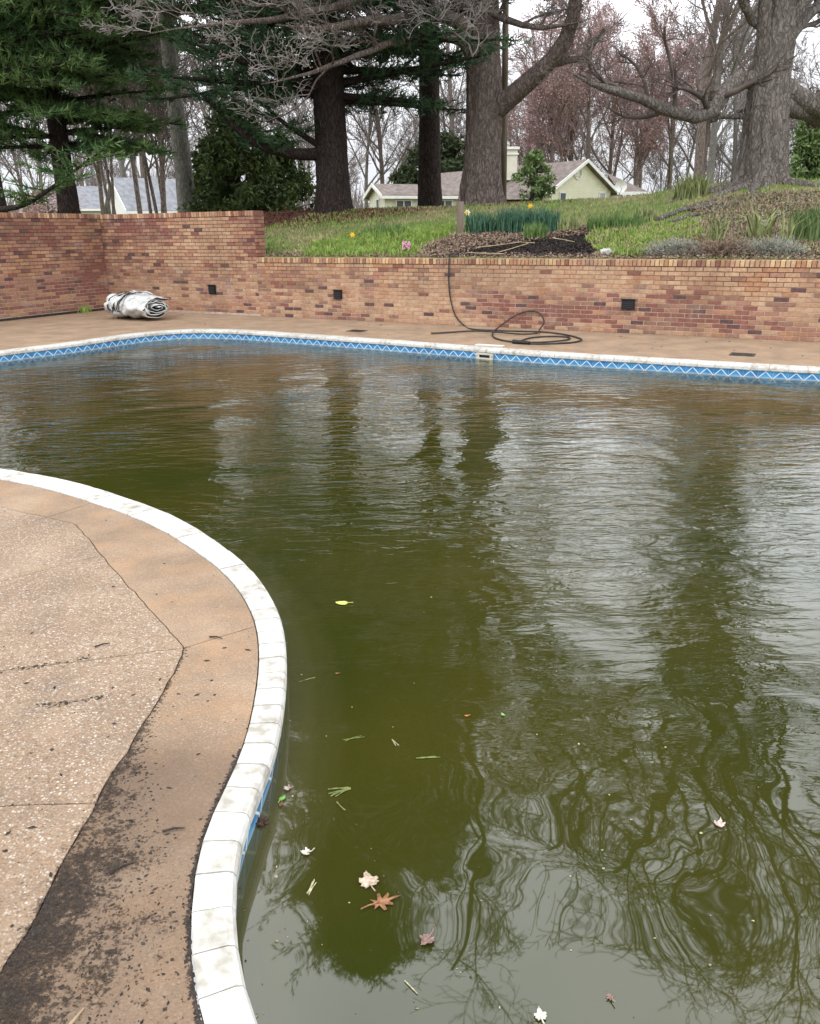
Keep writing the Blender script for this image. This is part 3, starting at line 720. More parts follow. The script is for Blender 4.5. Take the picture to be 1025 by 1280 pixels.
# ------------------------------------------------------------------ brick walls
def brick_mesh(l,d,h,m):      # chamfered front edge, local x along wall, y depth (0 at face), z up
    c=.003; V=[(-l/2+c,0,c),(l/2-c,0,c),(l/2-c,0,h-c),(-l/2+c,0,h-c),(-l/2,c,0),(l/2,c,0),(l/2,c,h),(-l/2,c,h),(-l/2,d,0),(l/2,d,0),(l/2,d,h),(-l/2,d,h)]
    Fc=[(0,1,2,3),(0,4,5,1),(1,5,6,2),(2,6,7,3),(3,7,4,0),(4,8,9,5),(5,9,10,6),(6,10,11,7),(7,11,8,4),(9,8,11,10)]
    return V,Fc
def wall(root, org, dx, ny, segs, base, thick, pal, capn, capdepth):
    """segs: list of (t0,t1,ncourses,coping). dx along, ny = into the wall"""
    CH=.0677; BH=.0575; BL=.194; ST=.2035
    items=[]; cops=[]
    for (t0,t1,nc,cope) in segs:
        for r in range(nc):
            t=t0+(-(ST/2) if r%2 else 0)+ .0
            while t<t1-.02:
                a=max(t,t0); b=min(t+BL,t1)
                if b-a>.03: items.append((a,b,r))
                t+=ST
        if cope:
            n=int((t1-t0)/.0672)
            for i in range(n): cops.append((t0+(i+.5)*(t1-t0)/n,(t1-t0)/n-.009,nc))
    def fin(items,kind):
        sc=[]
        for it in items:
            if kind=='b': c=org+dx*((it[0]+it[1])/2)+Vector((0,0,base+it[2]*CH+.03)); w=it[1]-it[0]
            else: c=org+dx*it[0]+Vector((0,0,base+it[2]*CH+.05)); w=it[1]
            x,y,d=proj(c); vis=-15<x<1040 and d>.1; sc.append((0 if vis else 1,d/w,it,c))
        sc.sort(key=lambda q:(q[0],q[1])); return sc
    cache={}
    def get(l,d,h,m,nm):
        key=(round(l,3),d,h,m)
        if key not in cache:
            V,Fc=brick_mesh(key[0],d,h,m); cache[key]=mesh(nm,V,Fc,BR[m])
        return cache[key]
    rot=Matrix((dx,ny,Vector((0,0,1)))).transposed().to_4x4()
    for kind,nm,lst in (('b','brick',items),('c','coping_brick',cops)):
        sc=fin(lst,kind); RV=[];RF=[];RM=[]
        for k,(v_,d_,it,c) in enumerate(sc):
            jit=random.uniform(-.002,.002)
            if kind=='b':
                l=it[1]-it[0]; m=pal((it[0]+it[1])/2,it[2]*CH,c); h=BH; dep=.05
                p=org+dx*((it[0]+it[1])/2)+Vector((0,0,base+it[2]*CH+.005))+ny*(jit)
            else:
                l=it[1]; m=capn(); h=.092; dep=capdepth
                p=org+dx*it[0]+Vector((0,0,base+it[2]*CH+.006))+ny*(-.012+jit)
            if k<300:
                me=get(l,dep,h,m,nm); o=bpy.data.objects.new(nm,me); link(o,root)
                o.matrix_parent_inverse=Matrix.Translation(-root.location)
                o.matrix_basis=Matrix.Translation(p)@rot@Matrix.Rotation(random.uniform(-.004,.004),4,'Y')
            else:
                V,Fc=brick_mesh(l,dep,h,m); b=len(RV); RV+=[p+dx*v[0]+ny*v[1]+Vector((0,0,v[2])) for v in V]
                RF+=[tuple(b+i for i in f) for f in Fc]; RM+=[m]*len(Fc)
        if RV: stuff(obj(nm,mesh(nm,RV,RF,BR,RM),root))
    mb=MB()
    for (t0,t1,nc,cope) in segs:
        top=base+nc*CH+(.09 if cope else 0)
        c=org+dx*((t0+t1)/2)+ny*(.007+thick/2); c.z=(base-.1+top)/2
        mb.box(c,(t1-t0)/2,thick/2,(top-base+.1)/2,dx,ny)
    mb.build('mortar_core',[MORTAR],root)
def mk_pal(kind):
    def pal(t,z,c):
        n=mnoise.noise(Vector((t*.55,z*1.6,{'low':0,'high':5,'left':9}[kind]))); n2=mnoise.noise(Vector((t*1.5+3,z*4,2)))
        r=random.random()
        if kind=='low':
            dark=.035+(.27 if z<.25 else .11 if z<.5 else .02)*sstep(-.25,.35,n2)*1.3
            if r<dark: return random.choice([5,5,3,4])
            q=n*1.1+random.uniform(-.45,.45)
            return 3 if q>.52 else random.choice([4,7]) if q>.25 else random.choice([0,2]) if q>.0 else random.choice([0,0,1,1])
        if kind=='high':
            dark=.07+.10*sstep(-.2,.4,n2)
            if r<dark: return random.choice([5,3,3])
            q=n*1.1+random.uniform(-.45,.45)+.20*sstep(.8,1.7,z)-.08
            return 3 if q>.50 else random.choice([4,7,7]) if q>.12 else random.choice([0,2,7]) if q>-.15 else random.choice([0,1,0])
        dark=.07+.22*sstep(-.2,.4,n2)
        if r<dark: return random.choice([5,3,3])
        q=n*1.0+random.uniform(-.45,.45)+.14
        return 3 if q>.35 else random.choice([7,4]) if q>.0 else random.choice([2,0,7])
    return pal
capn=lambda: random.choices([6,1,2,0,4,3,7],[3,3,4,3,1.4,1.2,1.2])[0]
capl=lambda: random.choices([6,1,2,0,4,3,7],[2,2,4,3,2,3,3])[0]
lw=thing('brick_wall','long low tan brick retaining wall under the flower bed, topped with upright bricks','wall',CN+d1*9)
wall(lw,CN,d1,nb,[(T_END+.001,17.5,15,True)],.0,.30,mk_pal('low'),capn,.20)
hw=thing('brick_wall','tall brick wall ending in a stepped pier behind the rolled pool cover','wall',CN+d1*2)
wall(hw,CN,d1,nb,[(-.12,T_END-.001,27,True)],.042,.30,mk_pal('high'),capl,.20)
lf=thing('brick_wall','tall red brick side wall meeting the corner at the left edge','wall',CN+d2*3)
wall(lf,CN+d2*7,-d2,-d1,[(0,6.99,27,True)],.055,.30,mk_pal('left'),capl,.20)
# end face of the high wall (return bricks)
def return_bricks():
    RO=CN+d1*(T_END-.001)
    for r in range(28):
        z=.042+r*.0677+.005; 
        if r<15: continue
        cope=(r==27)
        segs=[(.0,.094),(.104,.29)] if r%2 else [(.0,.194),(.204,.29)]
        if cope: segs=[(.0,.29)]
        for a,b in segs:
            mb=MB(); h=.092 if cope else .0575
            c=RO+nb*((a+b)/2)+d1*.012; c.z=z+h/2
            mb.box(c,(b-a)/2,.010,h/2,nb,d1)
            mb.build('brick',[BR[random.choice([3,4,7,3])]],hw)
    mb=MB(); c=RO+nb*.15+d1*.001; c.z=.042+14.5*.0677+.45
return_bricks()
# dark gap board at the foot of the side wall
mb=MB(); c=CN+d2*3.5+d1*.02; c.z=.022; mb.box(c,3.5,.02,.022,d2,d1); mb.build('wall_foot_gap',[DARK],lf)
# black wall lights
def wall_light(px,py,w,h,label):
    p=onwall(px,py,.0); t=thing('wall_light',label,'light',p,'black square lights set in the brick walls')
    mb=MB(); mb.box(p-nb*.018,w/2,.02,h/2,d1,nb); mb.build('housing',[BLACK],t)
    for k in range(4):
        z=-h*.32+k*h*.2; mb=MB(); mb.box(p-nb*.044+Vector((0,0,z)),w*.40,.006,h*.05,d1,nb); mb.build('louvre',[mat('dark_lens',(.03,.03,.035),.3)],t)
    mb=MB(); mb.box(p-nb*.040+Vector((0,0,h/2+.006)),w/2+.01,.026,.007,d1,nb); mb.build('hood',[BLACK],t)
wall_light(266,362,.17,.17,'small black wall light right of the rolled cover in the tall wall')
wall_light(423,368,.17,.15,'black wall light in the low wall left of the hanging hose')
wall_light(785.5,380.5,.20,.145,'black wall light in the low wall right of the hose coil')

# ------------------------------------------------------------------ trees
class Tubes:
    def __init__(s): s.b={}
    def add(s,P,R,sides):
        s.b.setdefault((len(P),sides),[]).append((P,R))
    def build(s,name,m,parent,smooth=True):
        VV=[];FF=[];off=0
        for (n,k),L_ in s.b.items():
            P=np.array([q[0] for q in L_],np.float64); R=np.array([q[1] for q in L_])
            T=np.empty_like(P); T[:,1:-1]=P[:,2:]-P[:,:-2]; T[:,0]=P[:,1]-P[:,0]; T[:,-1]=P[:,-1]-P[:,-2]
            T/=np.linalg.norm(T,axis=2,keepdims=True)+1e-9
            ref=np.zeros_like(T); md=(P[:,-1]-P[:,0]); md/=np.linalg.norm(md,axis=1,keepdims=True)+1e-9
            rr=np.where(np.abs(md[:,2:3])<.8,np.array([[0,0,1.]]),np.array([[1.,0,0]])); ref[:]=rr[:,None,:]
            A=np.cross(T,ref); A/=np.linalg.norm(A,axis=2,keepdims=True)+1e-9; B=np.cross(T,A)
            an=np.arange(k)*2*np.pi/k
            V=P[:,:,None,:]+(A[:,:,None,:]*np.cos(an)[None,None,:,None]+B[:,:,None,:]*np.sin(an)[None,None,:,None])*R[:,:,None,None]
            nb_=len(L_); VV.append(V.reshape(-1,3))
            base=off+np.arange(nb_)[:,None,None]*(n*k)+np.arange(n-1)[None,:,None]*k; a=np.arange(k)[None,None,:]; a2=(a+1)%k
            f=np.stack([base+a,base+a2,base+k+a2,base+k+a],-1).reshape(-1,4); FF.append(f); off+=nb_*n*k
        if not VV: return None
        me=npmesh(name,np.concatenate(VV),np.concatenate(FF),m,smooth=smooth); return obj(name,me,parent)
def vadd(a,b,s=1): return (a[0]+b[0]*s,a[1]+b[1]*s,a[2]+b[2]*s)
def vn(a):
    l_=math.sqrt(a[0]*a[0]+a[1]*a[1]+a[2]*a[2]) or 1; return (a[0]/l_,a[1]/l_,a[2]/l_)
def vdev(d,ang):
    # deviate direction by ang around random azimuth
    while True:
        q=(random.gauss(0,1),random.gauss(0,1),random.gauss(0,1)); dt=q[0]*d[0]+q[1]*d[1]+q[2]*d[2]
        q=(q[0]-d[0]*dt,q[1]-d[1]*dt,q[2]-d[2]*dt); l_=math.sqrt(q[0]**2+q[1]**2+q[2]**2)
        if l_>.1: break
    c,s=math.cos(ang),math.sin(ang); return (d[0]*c+q[0]/l_*s,d[1]*c+q[1]/l_*s,d[2]*c+q[2]/l_*s)
def grow(Ts,p,d,Ln,r,lvl,P,tips=None):
    n=P['seg'][lvl]; pts=[p]; rad=[r]; w=P['wob'][lvl]; up=P['up'][lvl]; st=Ln/n; dirs=[d]
    r1=r*P['tap'][lvl]
    for i in range(n):
        d=vn((d[0]+random.uniform(-w,w),d[1]+random.uniform(-w,w),d[2]+random.uniform(-w,w)+up))
        p=vadd(p,d,st); pts.append(p); dirs.append(d); rad.append(max(P['rmin'],r+(r1-r)*(i+1)/n))
    Ts[lvl].add(pts,rad,P['sides'][lvl])
    if lvl>=P['max']:
        if tips is not None: tips.append((pts[-1],d)); tips.append((pts[max(0,n-1)],d))
        return
    spawn(Ts,pts,rad,dirs,Ln,lvl,P,tips)
def spawn(Ts,pts,rad,dirs,Ln,lvl,P,tips,kids=None,start=None):
    k=kids or P['kids'][lvl]; k=max(1,int(k*random.uniform(.75,1.25)+.5)); s0=P['start'][lvl] if start is None else start; n=len(pts)-1
    for j in range(k):
        f=s0+(1-s0)*((j+random.random())/k); f=min(.999,f); x=f*n; i=int(x); q=x-i
        a,b=pts[i],pts[i+1]; pp=(a[0]+(b[0]-a[0])*q,a[1]+(b[1]-a[1])*q,a[2]+(b[2]-a[2])*q)
        rr=rad[i]+(rad[i+1]-rad[i])*q; dd=dirs[min(i+1,n)]
        ang=random.uniform(*P['ang'][lvl]); nd=vdev(dd,ang)
        fl=P.get('flat',0)
        if fl: nd=vn((nd[0],nd[1],nd[2]*(1-fl)))
        if nd[2]<-.35 and P.get('nodown',True): nd=vn((nd[0],nd[1],abs(nd[2])*.3))
        grow(Ts,pp,nd,Ln*P['lr'][lvl]*random.uniform(.7,1.25)*(1.1-.45*f),max(P['rmin'],min(rr*.9,rr*P['rr'][lvl])),lvl+1,P,tips)
def base_params(**k):
    P=dict(seg=[6,6,5,4,3,2],wob=[.10,.16,.2,.22,.25,.3],up=[.02,.06,.05,.04,.03,.02],tap=[.5,.4,.4,.4,.4,.5],sides=[12,8,5,4,3,3],
      kids=[8,7,6,6,5,4],start=[.35,.25,.2,.2,.15,.1],ang=[(.6,1.1),(.5,1.0),(.5,1.0),(.5,1.0),(.5,1.1),(.5,1.1)],
      lr=[.55,.55,.55,.55,.55,.6],rr=[.5,.5,.5,.5,.55,.6],rmin=.006,max=5)
    P.update(k); return P
def budmesh(tips,n,size,m,name,parent,spread=.25):
    if not tips: return
    T=np.array([t[0] for t in tips]); idx=rng.integers(0,len(T),n); c=T[idx]+rng.normal(0,spread,(n,3))
    a=rng.normal(0,1,(n,3)); b=rng.normal(0,1,(n,3)); a/=np.linalg.norm(a,axis=1,keepdims=True); b/=np.linalg.norm(b,axis=1,keepdims=True)
    s=size*rng.uniform(.6,1.4,(n,1)); V=np.stack([c,c+a*s,c+b*s],1).reshape(-1,3); Fi=np.arange(n*3).reshape(-1,3)
    return obj(name,npmesh(name,V,Fi,m),parent)

def trunk_mesh(name,pts,rad,m,parent,sides=48,ridge=.06,flare=0,lobes=5,seed=0):
    """thick trunk with bark ridges and root flare, one smooth mesh"""
    Q=resample([Vector(p) for p in pts],.12 if sides<30 else .07,False); nq=len(Q); V=[];tot=len(pts)-1
    # arc-length param of rad
    d=[0]; 
    for a,b in zip(pts,pts[1:]): d.append(d[-1]+(Vector(b)-Vector(a)).length)
    for i,p in enumerate(Q):
        s=d[-1]*i/(nq-1); j=0
        while j<len(d)-2 and d[j+1]<s: j+=1
        f=(s-d[j])/(d[j+1]-d[j]+1e-9); r=rad[j]+(rad[j+1]-rad[j])*f
        fl=flare*math.exp(-s/.42)
        for k in range(sides):
            an=2*math.pi*k/sides; c,sn=math.cos(an),math.sin(an)
            nz_=mnoise.noise(Vector((c*3.2+seed,sn*3.2,s*.55)))+.7*mnoise.noise(Vector((c*8+seed,sn*8,s*1.6)))+.55*mnoise.noise(Vector((c*r*34+seed,sn*r*34,s*5)))
            rr=r*(1+ridge*nz_)+fl*r*(.7+.5*math.cos(lobes*an+seed)+.25*math.cos((lobes+3)*an+2*seed))
            V.append((p.x+c*rr,p.y+sn*rr,p.z))
    Fc=[]
    for i in range(nq-1):
        for k in range(sides):
            k2=(k+1)%sides; Fc.append((i*sides+k,i*sides+k2,(i+1)*sides+k2,(i+1)*sides+k))
    return obj(name,npmesh(name,V,Fc,m,smooth=True),parent)
def limb(Ts,lvl,PL,r0,r1,sides=10):
    Q=resample(catmull([Vector(p) for p in PL],False,.15)+[Vector(PL[-1])],.45,False); n=len(Q)
    pts=[tuple(q+Vector((random.uniform(-.03,.03),)*3)) for q in Q]; rad=[(r0+(r1-r0)*(i/(n-1))**.8)*(1-.75*max(0,i/(n-1)-.8)/.2) for i in range(n)]
    Ts[lvl].add(pts,rad,sides); dirs=[vn(tuple(Q[min(i+1,n-1)]-Q[max(i-1,0)])) for i in range(n)]
    return pts,rad,dirs
def newT(): return [Tubes() for _ in range(6)]
def joinT(Ts,name,m,parent):
    A=Tubes()
    for T in Ts:
        for k,v in T.b.items(): A.b.setdefault(k,[]).extend(v)
    return A.build(name,m,parent)

# --- big oak, centre
def oak():
    b=TREE_AT['oak']; random.seed(31); D=b.y
    t=thing('oak_tree','massive bare old tree with a thick forked trunk left of the utility pole','tree',b)
    px=lambda x,y,dd=0:tuple(PD(x,y,D+dd))
    tp=[(b.x,b.y,b.z-.3),px(602,230),px(604,180),px(606,130),px(604,70),px(603,10),px(603,-60),px(600,-160)]
    trunk_mesh('trunk',tp,[.50,.47,.43,.44,.41,.40,.34,.28],BARK_OAK,t,72,.085,.60,6,1.3)
    Ts=newT(); P=base_params(kids=[8,6,6,5,4,3],max=5,start=[.3,.2,.2,.15,.1,.1],lr=[.5,.5,.52,.55,.58,.6],up=[.02,.05,.01,.0,-.03,-.04],rmin=.0055,sides=[10,8,5,4,3,3],wob=[.1,.2,.3,.38,.4,.4],seg=[6,7,7,5,4,3],ang=[(.6,1.1),(.5,1.1),(.5,1.1),(.5,1.2),(.5,1.2),(.5,1.1)])
    tips=[]
    L1=[([px(618,138),px(640,120,-.3),px(665,98,-.6),px(690,75,-.9),px(712,40,-1.2),px(720,-10,-1.6),px(712,-90,-2),px(700,-200,-2)],.27,.06,7),
        ([px(600,60),px(570,25,-.6),px(540,18,-1.2),px(500,24,-2),px(455,27,-3),(px(400,36,-4)),px(345,30,-5)],.20,.035,9),
        ([px(600,90,0),px(575,52,-.5),px(530,48,-1.3),px(490,54,-2.2),px(440,72,-3.2),px(385,92,-4.2),px(325,106,-5)],.13,.025,11),
        ([px(603,40,0),px(560,-10,-1),px(500,-15,-2.2),px(430,5,-3.4),px(350,22,-4.4),px(270,30,-5.2),px(190,40,-5.8)],.15,.025,11),
        ([px(604,20,0),px(570,-60,-1),px(500,-110,-2),px(400,-130,-3)],.20,.05,9),
        ([px(603,10,0),px(625,20,-.6),px(650,30,-1),px(690,34,-1.4),px(730,28,-1.8)],.12,.03,6)]
    for PL,r0,r1,kk in L1:
        pts,rad,dirs=limb(Ts,1,PL,r0,r1); Ln=sum((Vector(a)-Vector(c)).length for a,c in zip(pts,pts[1:]))
        spawn(Ts,pts,rad,dirs,min(Ln,6.5)*.72,1,P,tips,kids=kk,start=.15)
    top=tp[-1]
    P=dict(P); P['kids']=[8,9,7,5,4,3]; P['up']=[.02,.03,.01,0,-.02,-.03]
    P['rmin']=.009; P['seg']=[6,7,5,4,3,2]
    for k in range(9):
        an=k*2*math.pi/9+.3; d=vn((math.cos(an)*.48-.06,math.sin(an)*.5-.1,1)); z=random.uniform(-4.0,1.5)
        grow(Ts,(top[0],top[1],top[2]+min(z,0)),d,9.5*random.uniform(.8,1.15),.14,1,P,tips)
    A=Tubes(); Bt=Tubes()
    for i,T in enumerate(Ts):
        for k,v in T.b.items(): (A if i<=2 else Bt).b.setdefault(k,[]).extend(v)
    A.build('limb',BARK_OAK,t); Bt.build('twigs',TWIG_GREY,t)
    low=[q for q in tips if q[0][2]<9]
    budmesh(low,1600,.028,BUD_RED,'buds',t,.05)
oak()
# --- big maple, right
def maple():
    b=Vector((MAPLE.x,MAPLE.y,terr(MAPLE.x,MAPLE.y))); random.seed(47); D=b.y
    t=thing('maple_tree','huge rough-barked bare tree on a mound at the right with a long dipping limb','tree',b)
    px=lambda x,y,dd=0:tuple(PD(x,y,D+dd))
    tp=[(b.x,b.y,b.z-.35),px(953,225),px(957,180),px(957,150),px(963,100),px(968,60),px(972,20),px(975,-30),px(978,-120)]
    trunk_mesh('trunk',tp,[.50,.45,.43,.42,.36,.36,.33,.3,.26],BARK_MAPLE,t,72,.10,.62,5,4.1)
    Ts=newT(); tips=[]
    P=base_params(kids=[8,5,5,5,4,3],max=5,start=[.3,.25,.2,.15,.1,.1],lr=[.5,.5,.52,.55,.58,.6],up=[.02,.08,.04,.01,0,-.02],rmin=.0055,wob=[.1,.18,.28,.34,.36,.36],seg=[6,7,6,5,4,3],ang=[(.6,1.1),(.5,1.1),(.5,1.1),(.5,1.2),(.5,1.2),(.5,1.1)])
    L1=[([px(945,100),px(922,98,-.2),px(908,112,-.4),px(898,132,-.5),px(878,146,-.7),px(850,142,-.9),px(815,128,-1.2),px(775,113,-1.6),px(740,104,-2),px(712,92,-2.3)],.18,.05,8),
        ([px(940,145),px(915,152,.3),px(898,142,.5),px(880,120,.8)],.07,.03,6),
        ([px(975,112),px(1000,122,.2),px(1035,142,.3),px(1100,150,.4)],.24,.12,6),
        ([px(975,130),px(1005,138,.4),px(1050,160,.8),px(1110,165,1)],.2,.1,9),
        ([px(978,60),px(1000,30,.4),px(1040,-10,.8),px(1090,-60,1)],.14,.06,10),
        ([px(960,40),px(935,20,-.3),px(925,-5,-.6),px(918,-60,-1)],.10,.05,9),
        ([px(975,-60),px(1010,-130,-1),px(1060,-230,-2.5),px(1080,-330,-3)],.2,.06,8)]
    for PL,r0,r1,kk in L1:
        pts,rad,dirs=limb(Ts,1,PL,r0,r1); Ln=sum((Vector(a)-Vector(c)).length for a,c in zip(pts,pts[1:]))
        spawn(Ts,pts,rad,dirs,min(Ln,6)*.6,1,P,tips,kids=kk,start=.15)
    top=tp[-1]
    P=dict(P); P['kids']=[8,9,7,5,4,3]
    P['rmin']=.009; P['seg']=[6,7,5,4,3,2]
    for k in range(9):
        an=k*2*math.pi/9+.5; d=vn((math.cos(an)*.5+.06,math.sin(an)*.5-.1,1))
        grow(Ts,(top[0],top[1],top[2]+random.uniform(-3.,0)),d,9*random.uniform(.8,1.15),.14,1,P,tips)
    A=Tubes(); Bt=Tubes()
    for i,T in enumerate(Ts):
        for k,v in T.b.items(): (A if i<=1 else Bt).b.setdefault(k,[]).extend(v)
    A.build('limb',BARK_MAPLE,t); Bt.build('twigs',TWIG_DARK,t)
    # surface roots
    mb=MB()
    for a,(dx,dy) in enumerate([(-1.6,-1.0),(-2.2,-.4),(-1.0,-1.6),(.9,-1.4)]):
        Pn=[]
        for k in range(7):
            f=k/6; x=b.x+dx*f*1.05+.1*math.sin(f*7+a); y=b.y+dy*f*1.05; Pn.append((x,y,terr(x,y)+.03-.05*f))
        mb.tube(Pn,[.16,.13,.11,.09,.07,.05,.02],7)
    mb.build('surface_roots',[BARK_MAPLE],t,True)
maple()

# --- pines
def needles(T,m,name,parent,K=12,ln=.16,wd=.02,spread=.8):
    n=len(T); c=np.array([q[0] for q in T]); d=np.array([q[1] for q in T]); c=np.repeat(c,K,0); d=np.repeat(d,K,0)
    dr=d+rng.normal(0,spread,(n*K,3))*.7; dr[:,2]+=.12; dr/=np.linalg.norm(dr,axis=1,keepdims=True)
    sd_=np.cross(dr,rng.normal(0,1,(n*K,3))); sd_/=np.linalg.norm(sd_,axis=1,keepdims=True)+1e-9
    o=c-d*rng.uniform(0,ln*1.2,(n*K,1)); l_=ln*rng.uniform(.7,1.25,(n*K,1))
    V=np.stack([o-sd_*wd/2,o+sd_*wd/2,o+dr*l_],1).reshape(-1,3)
    return obj(name,npmesh(name,V,np.arange(n*K*3).reshape(-1,3),m),parent)
def pine(base,H,rb,h0,reach,label,seed,nm=NEEDLE,whorl=.42,per=6,droop=-.02,K=12,ln=.17,wd=.022,lean=(0,0),extra=None,gap=0,name='pine_tree',trunkmat=BARK_PINE,top=.35,rise=.25):
    random.seed(seed); t=thing(name,label,'tree',base)
    n=10; tp=[(base.x+lean[0]*i/n*H,base.y+lean[1]*i/n*H,base.z-.2+(H+.2)*i/n) for i in range(n+1)]
    trunk_mesh('trunk',tp,[rb*(1-.97*i/n)+.01 for i in range(n+1)],trunkmat,t,18,.07,.35,5,seed)
    A=Tubes(); tufts=[]
    z=h0
    while z<H-.3:
        f=(z-h0)/(H-h0); R=reach*(math.sin(math.pi*min(1,.28+.72*f))**.7)*(1 if f<.7 else 1)
        R=reach*max((1-f)*3.1,0) if f>.7 else reach*(.82+.18*math.sin(f*6))
        R=max(.22 if f>.7 else .5,min(R,reach))
        for k in range(per):
            if random.random()<gap: continue
            an=random.uniform(0,2*math.pi); L_=R*random.uniform(.65,1.1); x0=base.x+lean[0]*z; y0=base.y+lean[1]*z
            p=(x0,y0,base.z+z+random.uniform(-.2,.2)); d=vn((math.cos(an),math.sin(an),rise*random.uniform(-.3,1)+f*.35))
            pts=[p];rad=[rb*.22*(1-f*.7)+.01];dirs=[d];ns=7
            for i in range(ns):
                d=vn((d[0]+random.uniform(-.1,.1),d[1]+random.uniform(-.1,.1),d[2]+droop+(.04 if i>4 else 0))); p=vadd(p,d,L_/ns); pts.append(p); dirs.append(d); rad.append(rad[0]*(1-.85*(i+1)/ns))
            A.add(pts,rad,4)
            for i in range(2,ns+1):
                fr=i/ns
                for sgn in (-1,1,-1,1):
                    if random.random()<.12: continue
                    sl=L_*.30*(1.25-fr)*random.uniform(.6,1.2)+.18; dd=dirs[i]; side=(-dd[1]*sgn,dd[0]*sgn,0)
                    sd=vn((dd[0]*.7+side[0],dd[1]*.7+side[1],dd[2]+random.uniform(-.15,.3))); q=vadd(pts[i],dirs[i],-random.random()*L_/ns)
                    m2=max(2,int(sl/.17)); e2=vadd(q,sd,sl); A.add([q,vadd(q,sd,sl*.5),e2],[.012,.009,.005],3)
                    for j in range(1,m2+1):
                        u=j/m2; pp=vadd(q,sd,sl*u); jt=(pp[0]+random.gauss(0,.07),pp[1]+random.gauss(0,.07),pp[2]+random.gauss(0,.04)); tufts.append((jt,vn((sd[0],sd[1],sd[2]+.35))))
            tufts.append((pts[-1],d))
        z+=whorl*random.uniform(.8,1.2)*(1 if f<.7 else .8)
    if extra: extra(A,tufts)
    A.build('branches',trunkmat,t)
    needles(tufts,nm,'crown',t,K,ln,wd)
    return t,len(tufts)
def pine_limb(path,r0,r1):
    def f(A,tufts):
        for PL,a,b in path:
            Q=resample(catmull([Vector(p) for p in PL],False,.15)+[Vector(PL[-1])],.3,False); n=len(Q)
            A.add([tuple(q) for q in Q],[a+(b-a)*i/(n-1) for i in range(n)],8)
            for i in range(n//3,n):
                for k in range(4):
                    an=random.uniform(0,6.28); d=vn((math.cos(an),math.sin(an),.2)); L_=random.uniform(.4,1.1)
                    A.add([tuple(Q[i]),vadd(tuple(Q[i]),d,L_)],[.015,.006],3)
                    for j in range(2,6): pp=vadd(tuple(Q[i]),d,L_*j/5); tufts.append(((pp[0]+random.gauss(0,.06),pp[1]+random.gauss(0,.06),pp[2]+random.gauss(0,.05)),d))
    return f
bp=TREE_AT['bigpine']; D=bp.y
pine(bp,20,.42,4.0,5.0,'large dark pine with a thick trunk and a low limb reaching left','',nm=NEEDLE,whorl=.40,per=7) if False else None
tri=0
_,k1=pine(bp,20,.43,2.7,5.2,'large dark pine with a thick black trunk and one low limb reaching left',11,whorl=.42,per=7,K=11,ln=.20,wd=.029,
   extra=pine_limb([([tuple(PD(408,192,D)),tuple(PD(380,193,D-.3)),tuple(PD(352,190,D-.6)),tuple(PD(318,178,D-.9)),tuple(PD(285,150,D-1.2)),tuple(PD(255,120,D-1.6))],.16,.04),
                    ([tuple(PD(404,185,D)),tuple(PD(380,170,D-.3)),tuple(PD(350,150,D-.6)),tuple(PD(320,120,D-1))],.09,.03)],0,0))
p2=TREE_AT['pine2']; _,k2=pine(p2,21,.34,5.2,3.3,'slim straight pine between the big pine and the massive oak',12,whorl=.55,per=6,K=9,gap=.25)
# left pine: closer, brighter, foliage down to the wall
pl=PD(86,262,23.5); pl.z=terr(pl.x,pl.y)
_,k3=pine(pl,19,.26,1.9,3.7,'bright green white pine with branches sweeping down to the wall at left',13,nm=NEEDLE_L,whorl=.35,per=7,K=11,ln=.21,wd=.031,droop=-.035,rise=.3,
   extra=pine_limb([([tuple(PD(-8,262,20)),tuple(PD(25,258,19.8)),tuple(PD(60,238,19.6)),tuple(PD(95,212,19.5)),tuple(PD(125,190,19.4))],.07,.02)],0,0))
p5=PD(-8,262,21); p5.z=terr(p5.x,p5.y)
_,k4=pine(p5,18,.3,3.2,3.8,'dark pine trunk cut by the left edge of the photograph',14,nm=NEEDLE_L,whorl=.42,per=7,K=11,ln=.19,wd=.024)
p6=PD(236,264,31); p6.z=terr(p6.x,p6.y)
_,k5=pine(p6,20,.33,6.4,4.2,'tall pine with a bare pale grey trunk left of the hedge evergreen',15,nm=NEEDLE,whorl=.5,per=7,K=10,trunkmat=BARK_GREY,lean=(-.03,0),wd=.028,gap=.1)
p7=PD(150,262,36); p7.z=terr(p7.x,p7.y)
